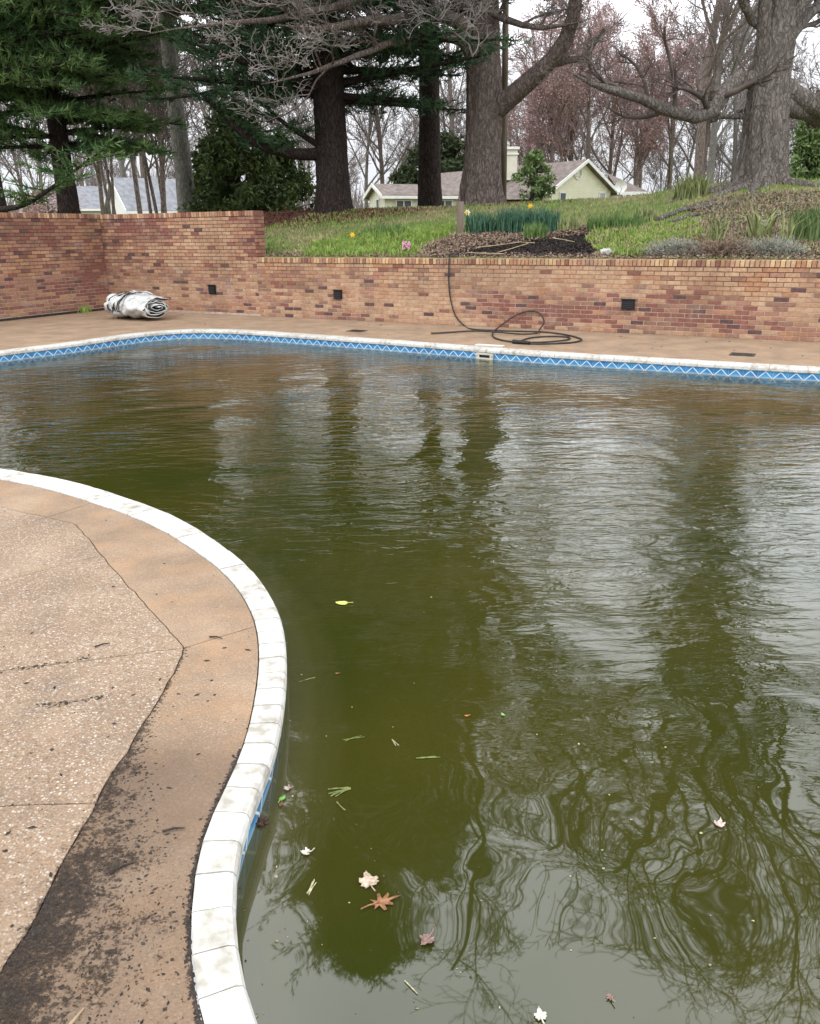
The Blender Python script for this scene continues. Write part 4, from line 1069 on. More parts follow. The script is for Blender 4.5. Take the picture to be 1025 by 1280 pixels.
# drooping hemlock behind the big pine
def leafy(base,H,R,label,seed,m,name,n=6000,size=.09,skirt=.0,trunkr=.15,tm=BARK_PINE,shape='cone',clump=110,par=None):
    random.seed(seed); t=thing(name,label,'tree' if name.endswith('tree') else 'shrub',base); r_=np.random.default_rng(seed)
    tp=[(base.x,base.y,base.z-.2+(H*.92+.2)*i/6) for i in range(7)]
    trunk_mesh('trunk',tp,[trunkr*(1-.9*i/6)+.01 for i in range(7)],tm,t,8,.05,.2,4,seed)
    cs=[]
    while len(cs)<clump:
        u=random.random(); z=skirt+(H-skirt)*u
        rr=R*((1-u)**.8 if shape=='cone' else math.sqrt(max(0,1-(2*u-.9)**2/1.22)))*random.uniform(.35,1)
        an=random.uniform(0,6.28); cs.append((base.x+math.cos(an)*rr,base.y+math.sin(an)*rr,base.z+z,random.uniform(.5,1)*R*.22+.12))
    A=Tubes()
    for c in cs: A.add([(base.x,base.y,max(base.z+.1,c[2]-.4*R*random.random())),c[:3]],[.03,.008],3)
    A.build('branches',tm,t)
    cs=np.array(cs); idx=r_.integers(0,len(cs),n); g=r_.normal(0,1,(n,3)); g/=np.linalg.norm(g,axis=1,keepdims=True); g*=r_.uniform(.3,1,(n,1))
    c=cs[idx,:3]+g*cs[idx,3:4]*np.array([1.2,1.2,.75]); c[:,2]=np.maximum(c[:,2],base.z+.03)
    a=r_.normal(0,1,(n,3)); a[:,2]-=.5 if shape=='cone' else 0; a/=np.linalg.norm(a,axis=1,keepdims=True); b=np.cross(a,r_.normal(0,1,(n,3))); b/=np.linalg.norm(b,axis=1,keepdims=True)
    s=size*r_.uniform(.6,1.5,(n,1)); V=np.stack([c-b*s*.35,c+b*s*.35,c+a*s*1.4],1).reshape(-1,3)
    obj('crown',npmesh('crown',V,np.arange(n*3).reshape(-1,3),m),t); return t
def gp(px,py,d): p=PD(px,py,d); p.z=terr(p.x,p.y); return p
leafy(gp(300,264,30),3.6,1.9,'broad drooping evergreen left of the big pine trunk',21,HEMLOCK,'hemlock_tree',9000,.12)
leafy(gp(352,264,33),2.7,2.0,'low dark evergreen directly behind the big pine limb',22,HEMLOCK,'hemlock_tree',8000,.12)
leafy(gp(268,264,33),2.6,1.4,'small dark evergreen between the pale trunk and the drooping evergreen',23,HEMLOCK,'hemlock_tree',5000,.12)
leafy(gp(548,258,82),8.4,3.4,'dark broadleaf evergreen far behind the slim pine',24,MAGN,'magnolia_tree',8000,.3,shape='round')
leafy(gp(508,258,80),5.2,1.8,'smaller dark evergreen left of the far broadleaf evergreen',25,MAGN,'magnolia_tree',4000,.3,shape='round')
leafy(gp(665,256,46),2.75,1.05,'small green conifer in front of the yellow gable house',26,SHRUB,'conifer_tree',3600,.13,shape='round',clump=50)
leafy(gp(1003,250,44),4.6,1.7,'green conifer behind the right side of the huge tree',27,SHRUB,'conifer_tree',6000,.15)


# --- bare background trees (built once, then copied)
def bare(name,label,seed,H,r,twig,barkm,buds=None,nbud=0,kids=(9,7,6,4),multi=1,spreadang=(.45,.9),rmin=.02,budsize=.10,group=None):
    random.seed(seed); t=thing(name,label,'tree',(0,0,0),group)
    P=base_params(kids=[kids[0],kids[1],kids[2],kids[3],3,2],max=4,rmin=rmin,sides=[8,5,4,3,3,3],seg=[7,5,4,3,2,2],start=[.22,.2,.15,.1,.1,.1],
        ang=[spreadang]*6,lr=[.52,.5,.5,.5,.5,.6],up=[.02,.10,.06,.04,.02,0],wob=[.05,.14,.18,.2,.2,.2])
    Ts=newT(); tips=[]
    for q in range(multi):
        d=vn((random.uniform(-.16,.16)*(multi>1),random.uniform(-.16,.16)*(multi>1),1)); grow(Ts,(random.uniform(-.3,.3)*(multi>1),0,-.3),d,H*random.uniform(.85,1),r/(multi**.5),0,P,tips)
    A=Tubes();B=Tubes()
    for i,T in enumerate(Ts):
        for k,v in T.b.items(): (A if i<=1 else B).b.setdefault(k,[]).extend(v)
    A.build('trunk',barkm,t); B.build('twigs',twig,t)
    if buds: budmesh(tips,nbud,budsize,buds,'buds',t,.25)
    return t
def place(proto,first,loc,rz,sc,label,group=None):
    if first: r=proto
    else:
        r=proto.copy(); link(r)
        for ch in proto.children:
            c=ch.copy(); link(c); c.parent=r; c.matrix_parent_inverse=ch.matrix_parent_inverse.copy()
    r.location=loc; r.rotation_euler=(0,0,rz); r.scale=(sc,sc,sc*random.uniform(.95,1.1)); r['label']=label
    if group: r['group']=group
    return r
GW='bare grey trees of the distant woods'; GR='reddish budding maples behind the house'; GL='thin bare trees beyond the tall wall'
gA=bare('bare_tree','x',51,17,.26,TWIG_FAR,BARK_GREY); gB=bare('bare_tree','x',52,19,.30,TWIG_FAR,BARK_OAK,kids=(11,7,6,4)); gC=bare('bare_tree','x',53,14,.2,TWIG_FAR,BARK_GREY,multi=3,kids=(8,6,6,4))
rA=bare('maple_tree','x',54,13,.24,TWIG_RED,BARK_OAK,BUD_RED,9500,kids=(11,8,6,4)); rB=bare('maple_tree','x',55,15,.26,TWIG_RED,BARK_OAK,BUD_RED,9500,kids=(12,8,6,4))
tA=bare('bare_tree','x',56,9.5,.12,TWIG_DARK,BARK_OAK,kids=(16,7,6,4),rmin=.011,spreadang=(.35,.7)); tB=bare('bare_tree','x',57,8.5,.12,TWIG_DARK,BARK_OAK,kids=(14,6,6,4),multi=3,rmin=.011,spreadang=(.35,.7))
random.seed(99)
used=set()
def pl_(proto,px,d,sc,label,group=None):
    loc=gp(px,262,d); place(proto,id(proto) not in used,loc,random.uniform(0,6.28),sc,label,group); used.add(id(proto))
for px,d,k in [(175,40,0),(205,44,1),(128,46,0),(192,36,1),(142,39,1)]:
    pl_((tA,tB)[k],px,d,random.uniform(.9,1.15),{175:'thin bare tree beyond the tall wall, straight in the middle of its row',205:'many-stemmed bare tree just left of the pale pine trunk',128:'thin bare tree nearest the bright green pine',192:'dark many-stemmed bare tree with a low fork above the wall',158:'many-stemmed bare tree in front of the grey roof gable',215:'farthest thin bare tree left of the pale pine trunk',142:'spreading many-stemmed bare tree above the far roofs'}[px],GL)
for px,d,k in [(735,78,1),(690,74,0),(790,80,0),(835,86,1),(650,90,0),(760,95,1),(715,92,0)]:
    pl_((rA,rB)[k],px,d,random.uniform(.95,1.1),{735:'reddish budding maple nearest behind the gable peak of the yellow house',690:'reddish budding maple above the roof left of the gable peak',790:'reddish budding maple above the satellite dish corner of the house',835:'reddish budding maple farthest right in the red thicket',650:'reddish budding maple just right of the utility pole',760:'far reddish maple deep in the thicket right of the gable peak',715:'far reddish maple deep in the thicket left of the gable peak'}[px],GR)
for px,d,k in [(870,52,1),(885,60,0)]:
    pl_((gA,gB)[k],px,d,1.0,'tall grey bare tree left of the huge tree' if k else 'second grey bare tree just behind the tall one left of the huge tree')
random.seed(5)
for i in range(74):
    d=random.uniform(75,150); px=-60+i*25+random.uniform(-14,14)
    if i>=46: px=-60-(i-45)*45 if i<60 else 1090+(i-59)*45
    if 230<px<250: continue
    if 640<px<860 and random.random()<.4: continue
    pl_((gA,gB,gC)[i%3],px,d,random.uniform(.8,1.1),'bare grey tree in the distant woods along the horizon',GW)
leafy(gp(60,262,60),2.2,2.2,'brown leafless shrub below the bright green pine in front of far roofs',61,BUD_RED,'bare_shrub',2500,.1,shape='round',tm=BARK_GREY,trunkr=.05)
def far_wood():
    n=9000; r_=np.random.default_rng(8); an=r_.uniform(-.75,.75,n); d=r_.uniform(140,210,n); x=np.sin(an)*d; y=np.cos(an)*d
    z0=np.array([terr(a,b) for a,b in zip(x,y)]); h=r_.uniform(3,12,n)*(.7+.3*np.sin(an*17)); w=r_.uniform(.05,.16,n); lx=r_.normal(0,1.2,n)
    zb=z0+r_.uniform(0,5,n)
    V=np.stack([np.stack([x-w,y,zb],1),np.stack([x+w,y,zb],1),np.stack([x+lx,y,zb+h],1)],1).reshape(-1,3)
    stuff(tag(obj('distant_woods',npmesh('distant_woods',V,np.arange(n*3).reshape(-1,3),TWIG_FAR)),'distant grey brown bare woods along the horizon behind the houses','woods'))
far_wood()

# ------------------------------------------------------------------ houses
SIDING=mat('pale_green_siding',(.74,.72,.56),.8,(.80,.78,.62),scale=2,coord='World')
def siding(M):
    t=M.node_tree; n=t.nodes; l=t.links; b=n['Principled BSDF']; g=n.new('ShaderNodeNewGeometry'); s_=n.new('ShaderNodeSeparateXYZ'); l.new(g.outputs['Position'],s_.inputs[0])
    m_=n.new('ShaderNodeMath'); m_.operation='MULTIPLY'; m_.inputs[1].default_value=5.5; l.new(s_.outputs[2],m_.inputs[0]); f=n.new('ShaderNodeMath'); f.operation='FRACT'; l.new(m_.outputs[0],f.inputs[0])
    bp=n.new('ShaderNodeBump'); bp.inputs['Distance'].default_value=.06; l.new(f.outputs[0],bp.inputs['Height']); l.new(bp.outputs[0],b.inputs['Normal'])
siding(SIDING)
ROOFB=mat('brown_shingle',(.12,.095,.085),.9,(.20,.165,.15),scale=3,bump=.03,bscale=10,coord='World'); ROOFG=mat('grey_shingle',(.17,.175,.19),.9,(.25,.255,.275),scale=3,bump=.02,bscale=10,coord='World')
TRIM=mat('white_trim',(.62,.62,.58),.7,(.7,.7,.67),scale=4); CREAM=mat('cream_wall',(.52,.50,.40),.8,(.58,.56,.46),scale=3); GLASS=mat('window_glass',(.06,.07,.08),.15,spec=.6); GLASSL=mat('bright_window_glass',(.35,.38,.42),.2,spec=.6)
def house(name,label,loc,ax,w,ln,he,hr,wallm,roofm,over=.45,parts=True):
    """gable face centred at loc, facing -along; ax = unit vector along ridge away from the gable"""
    t=thing(name,label,'house',loc); sd=Vector((ax.y,-ax.x,0)); loc=Vector(loc); up=Vector((0,0,1)); mb=MB()
    a=loc-sd*w/2; b=loc+sd*w/2; A=a+ax*ln; B=b+ax*ln; h=up*he; r=up*(he+hr); dn=-up*2
    mb.poly([a+dn,b+dn,b+h,loc+r,a+h]); mb.poly([B+dn,A+dn,A+h,loc+ax*ln+r,B+h]); mb.quad(A+dn,a+dn,a+h,A+h); mb.quad(b+dn,B+dn,B+h,b+h)
    mb.build('wall',[wallm],t)
    mb=MB(); k=hr/(w/2); th=up*.14
    for sg in (-1,1):
        e0=loc+sd*sg*(w/2+over)+up*(he-k*over)-ax*over; e1=e0+ax*(ln+2*over); r0=loc+r-ax*over+up*.02; r1=r0+ax*(ln+2*over)
        P=[e0+up*.02,e1+up*.02,r1,r0]; Q=[p+th for p in P]
        mb.quad(*Q); mb.quad(*P[::-1]); mb.quad(P[0],P[3],Q[3],Q[0]); mb.quad(P[1],P[0],Q[0],Q[1]); mb.quad(P[2],P[1],Q[1],Q[2])
    mb.build('roof',[roofm],t)
    for sg in (-1,1):
        mb=MB(); e0=loc+sd*sg*(w/2+over+.03)+up*(he-k*over+.06)-ax*(over+.03); r0=loc+r-ax*(over+.03)+up*.08; c=(e0+r0)/2; v=(r0-e0); mb.box(c,v.length/2,.03,.11,v.normalized(),ax); mb.build('rake_board',[TRIM],t)
        mb=MB(); e0=loc+sd*sg*(w/2+over+.03)+up*(he-k*over+.02)-ax*over; mb.box(e0+ax*(ln/2+over),ln/2+over,.04,.09,ax,sd); mb.build('gutter',[TRIM],t)
    return t,sd
def window(t,c,sd,fw,w,h,glass=GLASS,mull=0):
    """fw = outward normal"""
    up=Vector((0,0,1)); mb=MB(); fr=.07
    for s_ in (-1,1): mb.box(c+sd*s_*(w/2+fr/2)+fw*.03,fr/2,.04,h/2+fr,sd,fw); mb.box(c+up*s_*(h/2+fr/2)+fw*.032,w/2,.036,fr/2,sd,fw)
    for k in range(mull): mb.box(c+sd*(w*((k+1)/(mull+1)-.5))+fw*.03,.03,.03,h/2,sd,fw)
    f=mb.build('window',[TRIM],t); mb=MB(); mb.box(c+fw*.012,w/2,.01,h/2,sd,fw); pn=mb.build('pane',[glass],None); pn.parent=f
    return f
# yellow-green gable house
D=60.0; ga=PD(726,250,D); L0=PD(668,239,D); R0_=PD(783,239,D); apex=PD(726,203,D)
gz=terr(ga.x,ga.y); he=L0.z-gz; hr=apex.z-L0.z
ax=Vector((-.62,.785,0)); ax.normalize()
h1,sd=house('gable_house','pale yellow green house with brown roof, a round gable vent and two small windows',Vector((ga.x,ga.y,gz)),ax,(R0_.x-L0.x)*1.0,15,he,hr,SIDING,ROOFB)
fw=-ax
def on_gable(px,py):
    Dr=ray(px,py); O=Vector((0,0,EYE)); P0=Vector((ga.x,ga.y,0)); tt=(P0-O).dot(ax)/Dr.dot(ax); return O+Dr*tt
window(h1,on_gable(703,247),sd,fw,.55,.55); window(h1,on_gable(752,247),sd,fw,.55,.55,GLASSL)
mb=MB(); c=on_gable(722,217); pts=[c+sd*math.cos(a)*.36+Vector((0,0,math.sin(a)*.36))+fw*.05 for a in np.linspace(0,2*math.pi,17)]; mb.tube(pts,.045,6); 
for k in (-1,0,1): mb.box(c+fw*.03+Vector((0,0,k*.16)),.28,.02,.025,sd,fw)
mb.build('gable_vent',[TRIM],h1)
# low wing at right and carport eave
mb=MB(); a=PD(762,219,64); b=PD(812,241,63); c=PD(778,241,62); e_=PD(765,222,66)
mb.poly([PD(758,216,64),PD(812,240,62.5),PD(775,240,61)]); mb.poly([PD(758,216,64.2),PD(775,240,61.2),PD(812,240,62.7)]); mb.build('porch_roof',[ROOFB],h1)
mb=MB(); v=PD(812,241.5,62)-PD(772,241.5,60.5); mb.box((PD(812,241.5,62)+PD(772,241.5,60.5))/2,v.length/2,.05,.1,v.normalized()); mb.build('porch_gutter',[TRIM],h1)
# chimney
mb=MB(); c=PD(633,205,63); mb.box(c,.72,.5,1.1); mb.build('chimney',[CREAM],h1); mb=MB(); mb.box(c+Vector((0,0,1.0)),.85,.62,.08); mb.box(c+Vector((0,0,.62)),.8,.58,.05); mb.build('chimney_cap',[TRIM],h1)
# dish
dp=PD(776,233,58.6); dt=thing('satellite_dish','small pale satellite dish on the corner of the gable house','dish',dp)
mb=MB(); cen=dp; 
for r_i in range(1,5):
    pass
seg=20; ring=[]; 
mb.V=[cen+Vector((0,.12,0))]
for rr,yy in ((.15,.09),(.3,.0),(.4,-.08)):
    for k in range(seg): an=2*math.pi*k/seg; mb.V.append(cen+Vector((math.cos(an)*rr,yy,math.sin(an)*rr)))
for k in range(seg): mb.F.append((0,1+k,1+(k+1)%seg)); mb.M.append(0)
for q in range(2):
    for k in range(seg): a_=1+q*seg+k; b_=1+q*seg+(k+1)%seg; mb.F.append((a_,a_+seg,b_+seg,b_)); mb.M.append(0)
mb.build('reflector',[TRIM],dt); mb=MB(); mb.tube([cen+Vector((0,.12,0)),cen+Vector((0,.3,-.5))],.03,6); mb.tube([cen+Vector((0,-.05,-.35)),cen+Vector((0,-.35,-.1))],.02,5); mb.build('mast',[ROOFG],dt)
# left wing (white sunroom) as a second house
D=57.0; g2=PD(471,250,D); gz2=terr(g2.x,g2.y); l2=PD(456,246,D); r2=PD(487,246,D); ap2=PD(471,233,D); ax2=Vector((.93,.36,0)); ax2.normalize()
h2,sd2=house('sunroom_house','low cream house with brown roof and a row of sunroom windows behind the pine trunks',Vector((g2.x,g2.y,gz2)),ax2,3.1,9.5,l2.z-gz2,ap2.z-l2.z,CREAM,ROOFB,.3)
fs=sd2 if sd2.y<0 else -sd2
cw_=Vector((g2.x,g2.y,0))+fs*1.55
for k in range(5):
    c=cw_+ax2*(1.3+k*1.45); c.z=l2.z-.62; window(h2,c,ax2,fs,1.0,.62,GLASS if k!=4 else GLASSL,1)
c=Vector((g2.x,g2.y,0))-ax2*.0; c.z=l2.z-.55; window(h2,c+sd2*.3,sd2,-ax2,.5,.7)
# dark red shed roof by the pole
sp=gp(640,256,50); sh=thing('garden_shed','low dark red shed beside the utility pole and conifer','shed',sp)
mb=MB(); top=PD(652,243,50).z; mb.box(Vector((sp.x+.1,sp.y,sp.z+(top-sp.z)/2-.3)),1.25,.8,(top-sp.z)/2); mb.build('wall',[mat('dark_red_boards',(.07,.025,.02),.8,(.1,.04,.03),scale=5)],sh)
mb=MB(); cx=sp.x+.1; zz=top-.3; mb.V=[Vector((cx-1.5,sp.y-1.05,zz)),Vector((cx+1.5,sp.y-1.05,zz)),Vector((cx+1.5,sp.y+1.05,zz)),Vector((cx-1.5,sp.y+1.05,zz)),Vector((cx-.7,sp.y,zz+.6)),Vector((cx+.7,sp.y,zz+.6))]
mb.F=[(0,1,5,4),(1,2,5),(2,3,4,5),(3,0,4),(3,2,1,0)]; mb.M=[0]*5; mb.build('roof',[ROOFB],sh)
# far left houses
D=62; g3=PD(146,250,D); z3=PD(146,264,D).z
h3,_=house('grey_roof_house','far house with a wide grey roof and a white gable seen through bare trees',Vector((g3.x,g3.y,z3-1.8)),Vector((.80,.6,0)).normalized(),4.6,9,1.9,2.0,TRIM,ROOFG,.3)
D=75; g4=PD(62,250,D); z4=PD(62,264,D).z
h4,_=house('grey_roof_house','far house with a low blue grey roof behind the bright green pine',Vector((g4.x,g4.y,z4-2.2)),Vector((.92,.38,0)).normalized(),5.5,7,2.4,1.7,CREAM,ROOFG,.3)

# ------------------------------------------------------------------ pole, post, ornaments
WOOD=mat('weathered_wood',(.10,.075,.055),.9,(.2,.16,.125),scale=6,stretch=(1,1,.15),bump=.01)
b=gp(629,256,27); t=thing('utility_pole','plain wooden utility pole just right of the massive oak trunk','pole',b)
mb=MB(); top=PD(634,-120,27); mb.tube([b-Vector((0,0,.3)),b.lerp(top,.5),top],[.105,.095,.085],12); mb.build('shaft',[WOOD],t,True)
mb=MB(); mb.box(top-Vector((0,0,.4)),1.1,.05,.06); mb.build('crossarm',[WOOD],t)
b=GT(575,291); t=thing('fence_post','short weathered grey wooden post at the back of the flower bed','post',b)
mb=MB(); tp_=PD(574.5,252,b.y); hh=(tp_.z-b.z); mb.box(b+Vector((0,0,hh/2-.05)),.065,.055,hh/2+.05); mb.build('post_shaft',[WOOD],t)
mb=MB(); mb.tube([b+Vector((-.02,0,hh)),b+Vector((-.02,0,hh+.13))],.012,6); mb.build('wire_hook',[WOOD],t)
b=GT(584,269)
WHITE=mat('white_petal',(.75,.74,.70),.6); 
def blob(c,r,m,name,parent=None,sq=.8,sub=2,amp=.25,seed=1):
    bm=bmesh.new(); bmesh.ops.create_icosphere(bm,subdivisions=sub,radius=1)
    for v in bm.verts: k=1+amp*mnoise.noise(v.co*1.7+Vector((seed,seed,0))); v.co=Vector((v.co.x*r*k,v.co.y*r*k,v.co.z*r*k*sq))+Vector(c)
    me=bpy.data.meshes.new(name); bm.to_mesh(me); bm.free(); me.materials.append(m); me.polygons.foreach_set('use_smooth',[True]*len(me.polygons)); return obj(name,me,parent)
def flower(px,py,m,label,r=.05,stem=.18):
    b=GT(px,py); b=Vector((b.x,b.y,terr(b.x,b.y))); t=thing('flower',label,'flower',b)
    mb=MB(); mb.tube([b,b+Vector((.01,0,stem))],.006,5); mb.build('stem',[SHRUB],t)
    mb=MB(); c=b+Vector((0,-.01,stem))
    for k in range(6):
        an=k*math.pi/3; v=Vector((math.cos(an),-.35,math.sin(an))).normalized(); s2=Vector((-math.sin(an),0,math.cos(an))); mb.poly([c,c+v*r*.6+s2*r*.35,c+v*r*1.2,c+v*r*.6-s2*r*.35])
    mb.build('petals',[m],t); mb=MB(); mb.tube([c+Vector((0,-.005,0)),c+Vector((0,-.035,0))],[r*.3,r*.45],7); mb.build('trumpet',[m],t)
YEL=mat('yellow_petal',(.75,.50,.03),.6); PINK=mat('pink_petal',(.60,.22,.38),.6,(.7,.4,.5),scale=40)
flower(662,277,YEL,'yellow daffodil rising highest over the dark green clumps',.055,.30); flower(674,287,YEL,'yellow daffodil low in front of the right clump',.05,.16)
flower(441,303,YEL,'single yellow daffodil in the bright green patch at left',.055,.14); flower(583,276,YEL,'small yellow daffodil beside the grey post',.04,.16); flower(584,272,WHITE,'white flower right beside the grey post',.065,.1)
b=GT(508,316); t=thing('hyacinth','pink hyacinth bloom near the edge of the low wall','flower',b); mb=MB()
for k in range(60):
    an=random.uniform(0,6.28); z=random.uniform(.04,.2); rr=.05; c=b+Vector((math.cos(an)*rr,math.sin(an)*rr,z)); v=Vector((math.cos(an),math.sin(an),.2)); u=Vector((-math.sin(an),math.cos(an),0)); mb.poly([c-u*.018,c+v*.028-Vector((0,0,.015)),c+u*.018,c+v*.02+Vector((0,0,.02))])
mb.build('bloom',[PINK],t); mb=MB(); mb.tube([b,b+Vector((0,0,.18))],.02,6); mb.build('stem',[SHRUB],t)
RED=mat('orange_red_plastic',(.7,.08,.03),.5)
for px,py,dd,lb in ((796,247,52,'round orange red ornament on the lawn right of the gable house'),(359,267,30,'small orange red ball on the lawn left of the big pine')):
    p=PD(px,py,dd); p.z=terr(p.x,p.y); o=blob(p+Vector((0,0,.14)),.14 if dd>40 else .08,RED,'garden_ornament',None,1,2,0); tag(o,lb,'ornament')

# ------------------------------------------------------------------ plants in the bed
def blades(name,pts,h,w,m,lean=.4,seg=2,parent=None,rs=3,hv=.35):
    """pts (n,3) base positions; each blade a bent strip of 2 segments"""
    r_=np.random.default_rng(rs); n=len(pts); an=r_.uniform(0,2*np.pi,n); d=np.stack([np.cos(an),np.sin(an),np.zeros(n)],1); s_=np.stack([-np.sin(an),np.cos(an),np.zeros(n)],1)
    an2=r_.uniform(0,2*np.pi,n); s_=np.stack([np.cos(an2),np.sin(an2),np.zeros(n)],1)
    H=(h*r_.uniform(1-hv,1+hv,n))[:,None]; ln=(lean*r_.uniform(.1,1,n))[:,None]; up=np.array([[0,0,1.]])
    p0=pts; p1=pts+up*H*.55+d*H*ln*.3; p2=pts+up*H*(1-.3*ln)+d*H*ln
    V=np.stack([p0-s_*w/2,p0+s_*w/2,p1-s_*w*.45,p1+s_*w*.45,p2],1).reshape(-1,3); b_=np.arange(n)[:,None]*5
    Fi=np.concatenate([np.concatenate([b_+0,b_+1,b_+3],1),np.concatenate([b_+0,b_+3,b_+2],1),np.concatenate([b_+2,b_+3,b_+4],1)])
    return obj(name,npmesh(name,V,Fi,m),parent)
DAFF=mat('blue_green_leaf',(.025,.075,.045),.5,(.07,.15,.085),scale=12,spec=.3,coord='World'); FRESH=mat('fresh_green_leaf',(.12,.20,.03),.6,(.27,.36,.08),scale=6,coord='World')
MIDG=mat('mid_green_leaf',(.06,.12,.03),.6,(.14,.22,.06),scale=6,coord='World'); OLIVE=mat('olive_leaf',(.13,.16,.055),.6,(.25,.27,.11),scale=6,coord='World')
STRAW=mat('straw_leaf',(.25,.18,.10),.8,(.42,.33,.21),scale=8,coord='World'); GREYP=mat('grey_lavender',(.17,.18,.145),.8,(.34,.33,.28),scale=9,coord='World'); LEAFB=mat('dead_leaf',(.10,.065,.048),.85,(.34,.245,.185),scale=14,coord='World')
CHIP=mat('bark_mulch',(.012,.010,.009),.9,(.055,.042,.036),scale=25,coord='World')
def disc_pts(c,rx,ry,n,seed):
    r_=np.random.default_rng(seed); q=r_.uniform(-1,1,(n*2,2)); q=q[(q**2).sum(1)<1][:n]; x=c.x+d1.x*q[:,0]*rx+nb.x*q[:,1]*ry; y=c.y+d1.y*q[:,0]*rx+nb.y*q[:,1]*ry
    return np.stack([x,y,[terr(a,b)-.01 for a,b in zip(x,y)]],1)
def clump(name,px,py,rx,ry,n,h,w,m,label,cat='plant',lean=.35,group=None,seed=1):
    c=GT(px,py); o=blades(name,disc_pts(c,rx,ry,n,seed),h,w,m,lean,rs=seed); tag(o,label,cat,group); return o
clump('daffodil_clump',603,290,.36,.25,420,.32,.022,DAFF,'dark blue green daffodil clump just right of the grey post',seed=1)
clump('daffodil_clump',643,289,.36,.3,520,.38,.022,DAFF,'middle dark daffodil clump below the highest yellow flower',seed=2)
clump('daffodil_clump',678,289,.30,.3,420,.37,.022,DAFF,'right dark daffodil clump of the three by the mulch',seed=3)
clump('daffodil_clump',668,298,.22,.15,160,.26,.02,MIDG,'lighter green leafy clump in front of the dark daffodils',seed=4)
clump('iris_clump',706,287,.3,.2,130,.24,.02,OLIVE,'sparse light green leaves right of the daffodils',seed=5)
clump('iris_clump',755,287,.35,.25,300,.27,.02,MIDG,'green leaf clump left of the centre of the bright ground cover',seed=6)
clump('iris_clump',778,286,.4,.25,300,.25,.02,MIDG,'green leaf clump behind the bright ground cover',seed=7)
clump('iris_clump',806,278,.2,.15,120,.28,.025,OLIVE,'small upright clump on the lawn edge left of the roots',seed=8)
clump('shrub_clump',864,246,.35,.3,260,.42,.03,OLIVE,'pale yellow green sprouting shrub left of the huge trunk','shrub',.5,seed=9)
clump('yucca_plant',893,308,.14,.12,26,.55,.03,OLIVE,'spiky strap-leaved plant left of the other strap-leaved one',lean=.9,seed=10)
clump('yucca_plant',948,298,.18,.14,42,.5,.035,OLIVE,'spiky strap-leaved plant below the huge trunk',lean=1.1,seed=11)
clump('yucca_plant',985,308,.12,.1,22,.5,.02,OLIVE,'thin wispy plant near the right end of the bed',lean=.6,seed=12)
clump('evergreen_shrub',1012,300,.32,.3,500,.42,.035,SHRUB,'grey green leafy shrub at the right edge above the wall','shrub',.4,seed=13)
clump('iris_clump',480,293,.5,.3,220,.2,.02,MIDG,'grey green bulb leaves behind the left bright patch',seed=14)
clump('weed',104,390,.1,.1,60,.16,.03,FRESH,'small green weed at the foot of the side wall',seed=18)
# weed stands on the deck: rebuild at deck height
for o in list(C.objects):
    if o.name.startswith('weed'): bpy.data.objects.remove(o)
c=G(104,390.5); pts=np.stack([c.x+rng.normal(0,.07,50),c.y+rng.normal(0,.07,50),np.full(50,.0)],1); tag(blades('weed',pts,.16,.035,FRESH,.9,rs=18),'small green weed at the foot of the side wall left of the cover','weed')
def mound(px,py,rx,ry,h,n,m,label,seed):
    c=GT(px,py); r_=np.random.default_rng(seed); u=r_.uniform(0,2*np.pi,n); v=np.arccos(r_.uniform(.02,1,n)); w=r_.uniform(.55,1.08,n)*(1+.22*np.sin(u*3+seed)+.15*np.sin(u*7))
    nx,ny,nz2=np.cos(u)*np.sin(v),np.sin(u)*np.sin(v),np.cos(v)
    P=np.stack([c.x+(d1.x*nx*rx+nb.x*ny*ry)*w,c.y+(d1.y*nx*rx+nb.y*ny*ry)*w,c.z+nz2*h*w],1)
    D=np.stack([d1.x*nx+nb.x*ny,d1.y*nx+nb.y*ny,nz2+.3],1)+r_.normal(0,.6,(n,3)); D/=np.linalg.norm(D,axis=1,keepdims=True); S=np.cross(D,r_.normal(0,1,(n,3))); S/=np.linalg.norm(S,axis=1,keepdims=True)
    L_=(.055*r_.uniform(.5,1.4,n))[:,None]; V=np.stack([P-S*.006,P+S*.006,P+D*L_],1).reshape(-1,3)
    o=obj('lavender_mound',npmesh('lavender_mound',V,np.arange(n*3).reshape(-1,3),m,mi=None)); tag(o,label,'shrub')
def polyscatter(poly,n,seed,patch=None):
    r_=np.random.default_rng(seed); xs=[p.x for p in poly]; ys=[p.y for p in poly]; out=[]
    while len(out)<n:
        x=r_.uniform(min(xs),max(xs)); y=r_.uniform(min(ys),max(ys))
        if patch is not None and mnoise.noise(Vector((x*2.3,y*2.3,seed)))<patch+.25*r_.normal(): continue
        if pip(x,y,poly): out.append((x,y,terr(x,y)))
    return np.array(out)
mound(842,319,.42,.20,.19,3000,GREYP,'grey twiggy mound beside the bright ground cover, leftmost of the three mounds',15)
mound(900,319,.46,.20,.20,3000,LEAFB,'brown twiggy mound between the two grey mounds',16)
mound(962,318,.52,.22,.20,3400,GREYP,'pale grey spreading mound under the strap-leaved plant',17)
stuff(tag(blades('ground_cover',polyscatter(Z_COVER,6000,1,-.08),.09,.016,FRESH,.8,rs=21),'bright fresh green ground cover right of the dark mulch','ground cover'))
stuff(tag(blades('ground_cover',polyscatter(Z_LITTER2,2600,23),.085,.014,OLIVE,.9,rs=24),'olive green creeping stems growing through the leaves on the right mound','ground cover'))
stuff(tag(blades('dry_stems',polyscatter(Z_LITTER2,1800,25),.12,.010,STRAW,1.2,rs=26),'dry tangled stems on the right mound above the wall','dry stems'))
stuff(tag(blades('ground_cover',polyscatter(Z_COVER2,7000,2,-.08),.10,.016,FRESH,.8,rs=22),'bright green leafy patch above the left part of the low wall','ground cover'))
